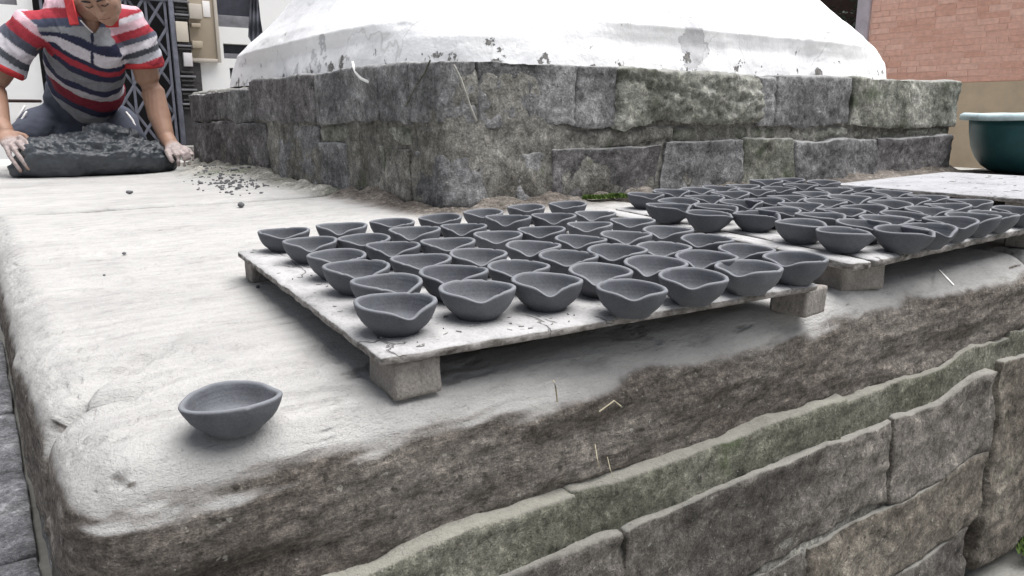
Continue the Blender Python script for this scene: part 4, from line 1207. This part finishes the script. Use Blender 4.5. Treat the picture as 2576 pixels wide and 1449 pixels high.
# hand on the right of the picture: flat of the palm over the end of the clay, fingers bent down
parts += [sweep(pl([(426, 358, 3.48), (438, 372, 3.46), (452, 383, 3.45)]), [.030, .040, .038], [.024, .021, .017], up=(0.3, -0.5, 0.8), n=14),
          finger([(436, 380, 3.43), (446, 393, 3.41), (449, 406, 3.41), (449, 415, 3.42)], .0115, .009),
          finger([(448, 380, 3.44), (461, 389, 3.42), (465, 403, 3.42), (464, 415, 3.43)], .0118, .009),
          finger([(458, 376, 3.45), (472, 385, 3.43), (477, 399, 3.43), (476, 412, 3.44)], .0112, .0088),
          finger([(462, 370, 3.47), (477, 378, 3.46), (485, 390, 3.45), (486, 402, 3.46)], .0098, .0078),
          finger([(424, 366, 3.46), (420, 382, 3.42), (427, 396, 3.40), (433, 405, 3.40)], .0135, .0105)]
# hand on the left of the picture: fingers reaching down and right into the clay
parts += [sweep(pl([(12, 328, 3.18), (20, 346, 3.16), (32, 362, 3.14)]), [.030, .042, .042], [.024, .020, .017], up=(0.5, -0.6, 0.5), n=14),
          finger([(50, 345, 3.15), (66, 358, 3.14), (80, 376, 3.13), (88, 392, 3.13)], .0115, .009),
          finger([(44, 358, 3.13), (60, 374, 3.12), (76, 390, 3.12), (88, 402, 3.12)], .0118, .009),
          finger([(30, 368, 3.12), (44, 388, 3.11), (60, 408, 3.11), (72, 424, 3.12)], .0112, .0088),
          finger([(14, 368, 3.12), (24, 392, 3.11), (40, 414, 3.11), (52, 430, 3.12)], .0100, .0080),
          finger([(40, 336, 3.18), (62, 342, 3.19), (76, 358, 3.19), (84, 372, 3.19)], .0130, .0105)]
# shins and feet folded under him
kneeL, kneeR = at(72, 372, 3.60), at(322, 368, 3.66)
hipL, hipR = at(150, 310, 3.92), at(262, 310, 3.92)
for kn, hpp in ((kneeL, hipL), (kneeR, hipR)):
    kn = kn.copy(); kn[2] = 0.065
    back = hpp + np.array([0, 0.12, 0]); back[2] = 0.05
    parts.append(sweep([kn, (kn + back) / 2 + np.array([0, 0, .005]), back, back + np.array([0, 0.16, -0.015])], [.055, .052, .035, .034], n=14))
V, F, N = remesh(parts, 0.0042, 4)
t = NT("skin", 0.55, 0.4)
n_ = t.noise(16, 4); f_ = t.noise(190, 3)
c = t.ramp(n_, [(0.3, (0.29, 0.165, 0.115)), (0.7, (0.37, 0.225, 0.16))])
c = t.mix(t.attr('clay'), c, t.ramp(t.noise(60, 5, 0.7), [(0.3, (0.17, 0.15, 0.15)), (0.6, (0.42, 0.37, 0.37))]))
t.b.inputs['Subsurface Weight'].default_value = 0.08
t.b.inputs['Subsurface Radius'].default_value = (0.02, 0.008, 0.004)
M['skin'] = t.fin(c, t.bump(f_, 0.0008, 0.5))
body = ob("body", V, F, M['skin'], man)
dR = np.linalg.norm(V - at(455, 392, 3.44), axis=1); dL = np.linalg.norm(V - at(45, 385, 3.13), axis=1)
fattr(body, 'clay', np.clip(1 - sstep(np.minimum(dR, dL), 0.055, 0.10), 0, 0.8))
# eyes cast down, brows, mouth line
M['hair'] = plain("black hair", (0.012, 0.011, 0.012), 0.5, 0.4, 0.3, 60)
M['lip'] = plain("lips", (0.20, 0.085, 0.07), 0.5, 0.4, 0.1, 60)
for s_ in (1, -1):
    v, f = sweep([hp(s_ * .018, .0935, -.0125), hp(s_ * .031, .0960, -.0155), hp(s_ * .044, .0890, -.0120)], .0018, n=8); ob("eyelash", v, f, M['hair'], man)
    v, f = sweep([hp(s_ * .014, .0985, .013), hp(s_ * .031, .0985, .0185), hp(s_ * .049, .0860, .012)], [.003, .0036, .0022], n=8); ob("eyebrow", v, f, M['hair'], man)
v, f = sweep([hp(-.021, .0985, -.0715), hp(0, .1045, -.0705), hp(.021, .0985, -.0715)], .0016, n=8); ob("mouth", v, f, M['lip'], man)
hv, hf, hn = remesh([he((0, -.012, .034), (.083, .098, .085)), he((0, -.045, -.01), (.077, .062, .07)), he((.072, .01, .02), (.012, .03, .03)), he((-.072, .01, .02), (.012, .03, .03))], 0.005, 3)
hv = fold(hv, hn, 0.004, 70, 5); ob("hair", hv, hf, M['hair'], man)

# ---- shirt
def grow(l, k): return list(np.array(l) * 1.0 + k)
slR = armR[:3].copy(); slL = armL[:3].copy()
slR_end = at(362, 162, 3.455); slL_end = at(4, 168, 3.26)
inR, inL = at(272, 55, 3.34), at(132, 62, 3.28)
sp_ = [sweep(tor[:7], np.array(TW[:7]) + 0.006, np.array(TH[:7]) * np.array([1, 1, 1, 1, 1, .97, .86]) + 0.006, up=(0, -1, 0.2), n=28),
       sweep([inR, armR[0], armR[1], armR[2], slR_end], [.075, .082, .080, .078, .080], n=20, cap=False),
       sweep([inL, armL[0], armL[1], armL[2], slL_end], [.075, .082, .082, .082, .088], n=20, cap=False),
       sweep([inL, at(205, 52, 3.33), inR], [.080, .078, .080], n=20)]
V, F, N = remesh(sp_, 0.0055, 5)
# folds pulling from armpits and round the belly
yy = np.array([((CAM[0] * 0) + 0)]) if False else None
def pix(V):
    q = V - CAM; z = q[:, 1] * _c - q[:, 2] * _s
    return 1288 + _f * q[:, 0] / z, 724.5 - _f * (q[:, 1] * _s + q[:, 2] * _c) / z
# position along the torso, measured on its axis (0 = neck, 1 = hem)
ax0, ax1 = tor[0], tor[-2]; L_ = np.linalg.norm(ax1 - ax0); axd = (ax1 - ax0) / L_
u_ = (V - ax0) @ axd / L_
lat_ = V[:, 0] - np.interp(u_, [0, 1], [ax0[0], ax1[0]])
V = V + N * (fbm(np.column_stack([u_ * 3.0 + lat_ * lat_ * 9, lat_ * 2.2, V[:, 1] * 0.5]), 3.2, 3, 71) * 0.020 + fbm(V, 14, 3, 72) * 0.007)[:, None]
WHT, PNK, RED, NVY, GRY, DGR, DRD = (.55, .52, .56), (.56, .38, .43), (.33, .04, .055), (.030, .032, .062), (.20, .205, .225), (.075, .08, .095), (.16, .022, .035)
# how far down the front each slice of the cloth sits, so that the knitted bands keep their measured widths
vx_, vy_ = pix(V)
fr = (np.abs(lat_ - 0.01) < 0.03) & (N[:, 1] < -0.25)
ub = np.linspace(-0.1, 1.1, 31); yb_ = np.array([np.median(vy_[fr & (np.abs(u_ - q) < 0.03)]) if (fr & (np.abs(u_ - q) < 0.03)).sum() > 4 else np.nan for q in ub])
ok_ = ~np.isnan(yb_); yb_ = np.maximum.accumulate(np.interp(ub, ub[ok_], yb_[ok_]))
Yc = np.interp(u_, ub, yb_)
k_y = sstep(vy_, 62, 112)
Yc = Yc * k_y + (vy_ + 6) * (1 - k_y)
cuts = [-999, -998, 22, 48, 72, 96, 118, 146, 158, 173, 189, 211, 225, 239, 261, 275]
seq = [PNK, PNK, RED, (.075, .085, .13), (.26, .27, .29), NVY, WHT, NVY, RED, NVY, GRY, NVY, (.4, .38, .41), DRD, NVY, GRY]
wob = 0.012 * fbm(V, 9, 2, 73)
idx = np.clip(np.searchsorted(cuts, Yc + wob * 260 - 260 * lat_ ** 2, side='right') - 1, 0, len(seq) - 1)
col = np.array(seq)[idx]
def sleeve(p0, p1, col, seqs, cc, side):
    d = p1 - p0; L = np.linalg.norm(d); d = d / L
    t_ = (V - p0) @ d / L; r_ = np.linalg.norm(V - p0 - np.outer(t_ * L, d), axis=1)
    m = (t_ > 0.0) & (r_ < 0.115) & (side * (V[:, 0] - np.interp(u_, [0, 0.5, 1], [sx[side], sx[side] * 0.97 + 0, sx[side]])) > 0)
    k = np.clip(np.searchsorted(cc, t_ + wob * 0.6, side='right') - 1, 0, len(seqs) - 1)
    col[m] = np.array(seqs)[k[m]]
    return m, t_
cx_ = (tor[2][0])
sx = {1: at(303, 90, 3.38)[0], -1: at(118, 90, 3.30)[0]}
sseq = [WHT, PNK, RED, (.085, .09, .12), WHT, DGR, (.42, .42, .46), RED]
m1, t1_ = sleeve(armR[0] + np.array([-.02, 0, .03]), slR_end, col, sseq, [-9, 0.10, 0.26, 0.42, 0.52, 0.68, 0.79, 0.93], 1)
m2, t2_ = sleeve(armL[0] + np.array([.03, 0, .02]), slL_end, col, sseq, [-9, 0.02, 0.14, 0.34, 0.50, 0.68, 0.80, 0.93], -1)
# placket
plk = (np.abs(vx_ - 232) < 4) & (Yc > 80) & (Yc < 150) & ~m1 & ~m2
col[plk] = NVY
t = NT("striped polo cloth", 0.92, 0.15)
cc_ = t.attr('stripe', True)
cc_ = t.mix(1.0, cc_, t.ramp(t.noise(60, 5, 0.7), [(0.3, 0.86), (0.7, 1.12)]), 'MULTIPLY')
M['polo'] = t.fin(cc_, t.bump(t.noise(500, 2), 0.0006, 0.6))
# open neck: a V down to the top button
vx_, vy_ = pix(V)
cut = (N[:, 1] < 0.1) & (vy_ < 82) & (np.abs(vx_ - 234) < 4 + (82 - vy_) * 0.62) & (V[:, 1] < tor[1][1])
F = [q for q in F if not any(cut[i] for i in q)]
shirt = ob("polo_shirt", V, F, M['polo'], man)
ca = shirt.data.color_attributes.new('stripe', 'FLOAT_COLOR', 'POINT')
ca.data.foreach_set('color', np.column_stack([col, np.ones(len(col))]).astype(np.float32).ravel())
# cuffs and collar
M['red'] = plain("red knit trim", (0.40, 0.040, 0.045), 0.9, 0.15, 0.15, 60)
def ring(c, ax, r, rt, name, asp=1.0):
    ax = ax / np.linalg.norm(ax); x = np.cross(ax, [0, 1, 0.1]); x /= np.linalg.norm(x); y = np.cross(ax, x)
    V = []; F = []; n, m = 40, 8
    for i in range(n):
        a_ = 2 * math.pi * i / n; dr = x * math.cos(a_) + y * math.sin(a_) * asp
        for j in range(m):
            b_ = 2 * math.pi * j / m; V.append(c + dr * (r + rt * 0.35 * math.cos(b_)) + ax * rt * math.sin(b_))
    for i in range(n):
        for j in range(m): F.append((i * m + j, i * m + (j + 1) % m, ((i + 1) % n) * m + (j + 1) % m, ((i + 1) % n) * m + j))
    return ob(name, np.array(V), np.array(F), M['red'], man)
ring(slR_end, slR_end - armR[2], .080, .012, "cuff"); ring(slL_end, slL_end - armL[2], .088, .013, "cuff")
# collar flaps
def flap(pts, name):
    P = pl(pts); nrm = np.cross(P[1] - P[0], P[2] - P[0]); nrm /= np.linalg.norm(nrm); n = len(P)
    if nrm[1] > 0: nrm = -nrm
    V = np.vstack([P + nrm * 0.004, P - nrm * 0.004]); F = [tuple(range(n)), tuple(range(2 * n - 1, n - 1, -1))] + [(i, i + n, (i + 1) % n + n, (i + 1) % n) for i in range(n)]
    return ob(name, V, F, M['red'], man, smooth=False)
flap([(156, -30, 3.20), (178, -30, 3.18), (183, 0, 3.16), (190, 30, 3.14), (197, 61, 3.14), (177, 63, 3.15), (169, 30, 3.17), (162, 0, 3.19)], "collar")
flap([(298, 20, 3.16), (296, 45, 3.15), (296, 68, 3.17), (270, 69, 3.17), (262, 52, 3.15), (280, 38, 3.13), (292, 8, 3.15)], "collar")
v, f = sweep(pl([(203, 52, 3.15), (212, 62, 3.16), (222, 72, 3.17), (232, 81, 3.18)]), .003, n=8); ob("placket_edge", v, f, M['tilew'], man)
# ---- shorts
sh_ = [sweep(pl([(200, 238, 3.74), (196, 266, 3.80), (200, 300, 3.90), (205, 330, 3.98)]), [.165, .185, .20, .18], [.11, .125, .13, .12], up=(0, -1, 0.3), n=24),
       sweep([hipL + np.array([0.02, 0, 0]), (hipL + kneeL) / 2 + np.array([-.01, 0, .04]), kneeL + np.array([0.0, 0.0, 0.03])], [.115, .105, .088], n=20),
       sweep([hipR + np.array([-.02, 0, 0]), (hipR + kneeR) / 2 + np.array([.005, 0, .04]), kneeR + np.array([0, 0, 0.03])], [.115, .105, .088], n=20),
       ellipsoid(at(200, 350, 3.80), (.15, .12, .10))]
V, F, N = remesh(sh_, 0.0065, 5)
V = V + N * (fbm(V, 7, 3, 81, st=(1, .6, 1.6)) * 0.016)[:, None]
V[:, 2] = np.maximum(V[:, 2], 0.012)
M['shorts'] = plain("dark blue grey shorts", (0.062, 0.068, 0.092), 0.9, 0.2, 0.2, 16, 0.0005)
ob("shorts", V, F, M['shorts'], man)
for nm, P_ in (("piping", [(42, 300, 3.62), (52, 285, 3.62), (62, 268, 3.63)]), ("piping", [(48, 310, 3.60), (58, 296, 3.60), (66, 282, 3.61)]),
               ("piping", [(318, 283, 3.68), (327, 296, 3.66), (334, 312, 3.65)]), ("piping", [(322, 288, 3.67), (333, 302, 3.65), (341, 320, 3.64)])):
    v, f = sweep(pl(P_), .0055, n=8); ob(nm, v, f, M['paper'], man)

# ------------------------------------------------------------------ lump of wet clay in front of him
c0, c1 = onz(55, 450), onz(438, 434)
dirx = (c1 - c0) / np.linalg.norm(c1 - c0); bk = np.array([-dirx[1], dirx[0], 0]); CL = np.linalg.norm(c1 - c0)
def cp_(s_, d, z): return c0 + dirx * s_ * CL + bk * d + np.array([0, 0, z])
pr_ = [(0.0, .05, .03), (0.10, .11, .085), (0.28, .15, .105), (0.5, .16, .115), (0.7, .155, .105), (0.88, .13, .085), (1.0, .08, .055)]
parts = [sweep([cp_(s_, .14, h * 0.62) for s_, w, h in pr_], [w for s_, w, h in pr_], [h * 0.9 for s_, w, h in pr_], up=(0, 0, 1), n=24)]
for (s_, d, z, r) in [(0.50, .18, .150, .060), (0.60, .15, .172, .050), (0.66, .17, .150, .050), (0.40, .15, .140, .045), (0.28, .15, .120, .05), (0.80, .14, .115, .045)]:
    parts.append(ellipsoid(cp_(s_, d, z), (r * 2.1, r, r * 0.5)))
V, F, N = remesh(parts, 0.005, 9)
upn = np.clip(N[:, 2], 0, 1)
rid = 1 - np.abs(fbm(V, 7, 5, 91, 0.6, st=(1, 1.8, 2.6))) * 3.6
V = V + N * (np.clip(rid, -.8, 1) * 0.020 * (0.12 + upn) + fbm(V, 6, 4, 92) * 0.030 + fbm(V, 26, 3, 93) * 0.003)[:, None]
V[:, 2] = np.maximum(V[:, 2], 0.001)
o = ob("wet_clay_lump", V, F, M['wet']); tag(o, "big torn lump of wet dark clay on the ledge under the man's hands", "clay")
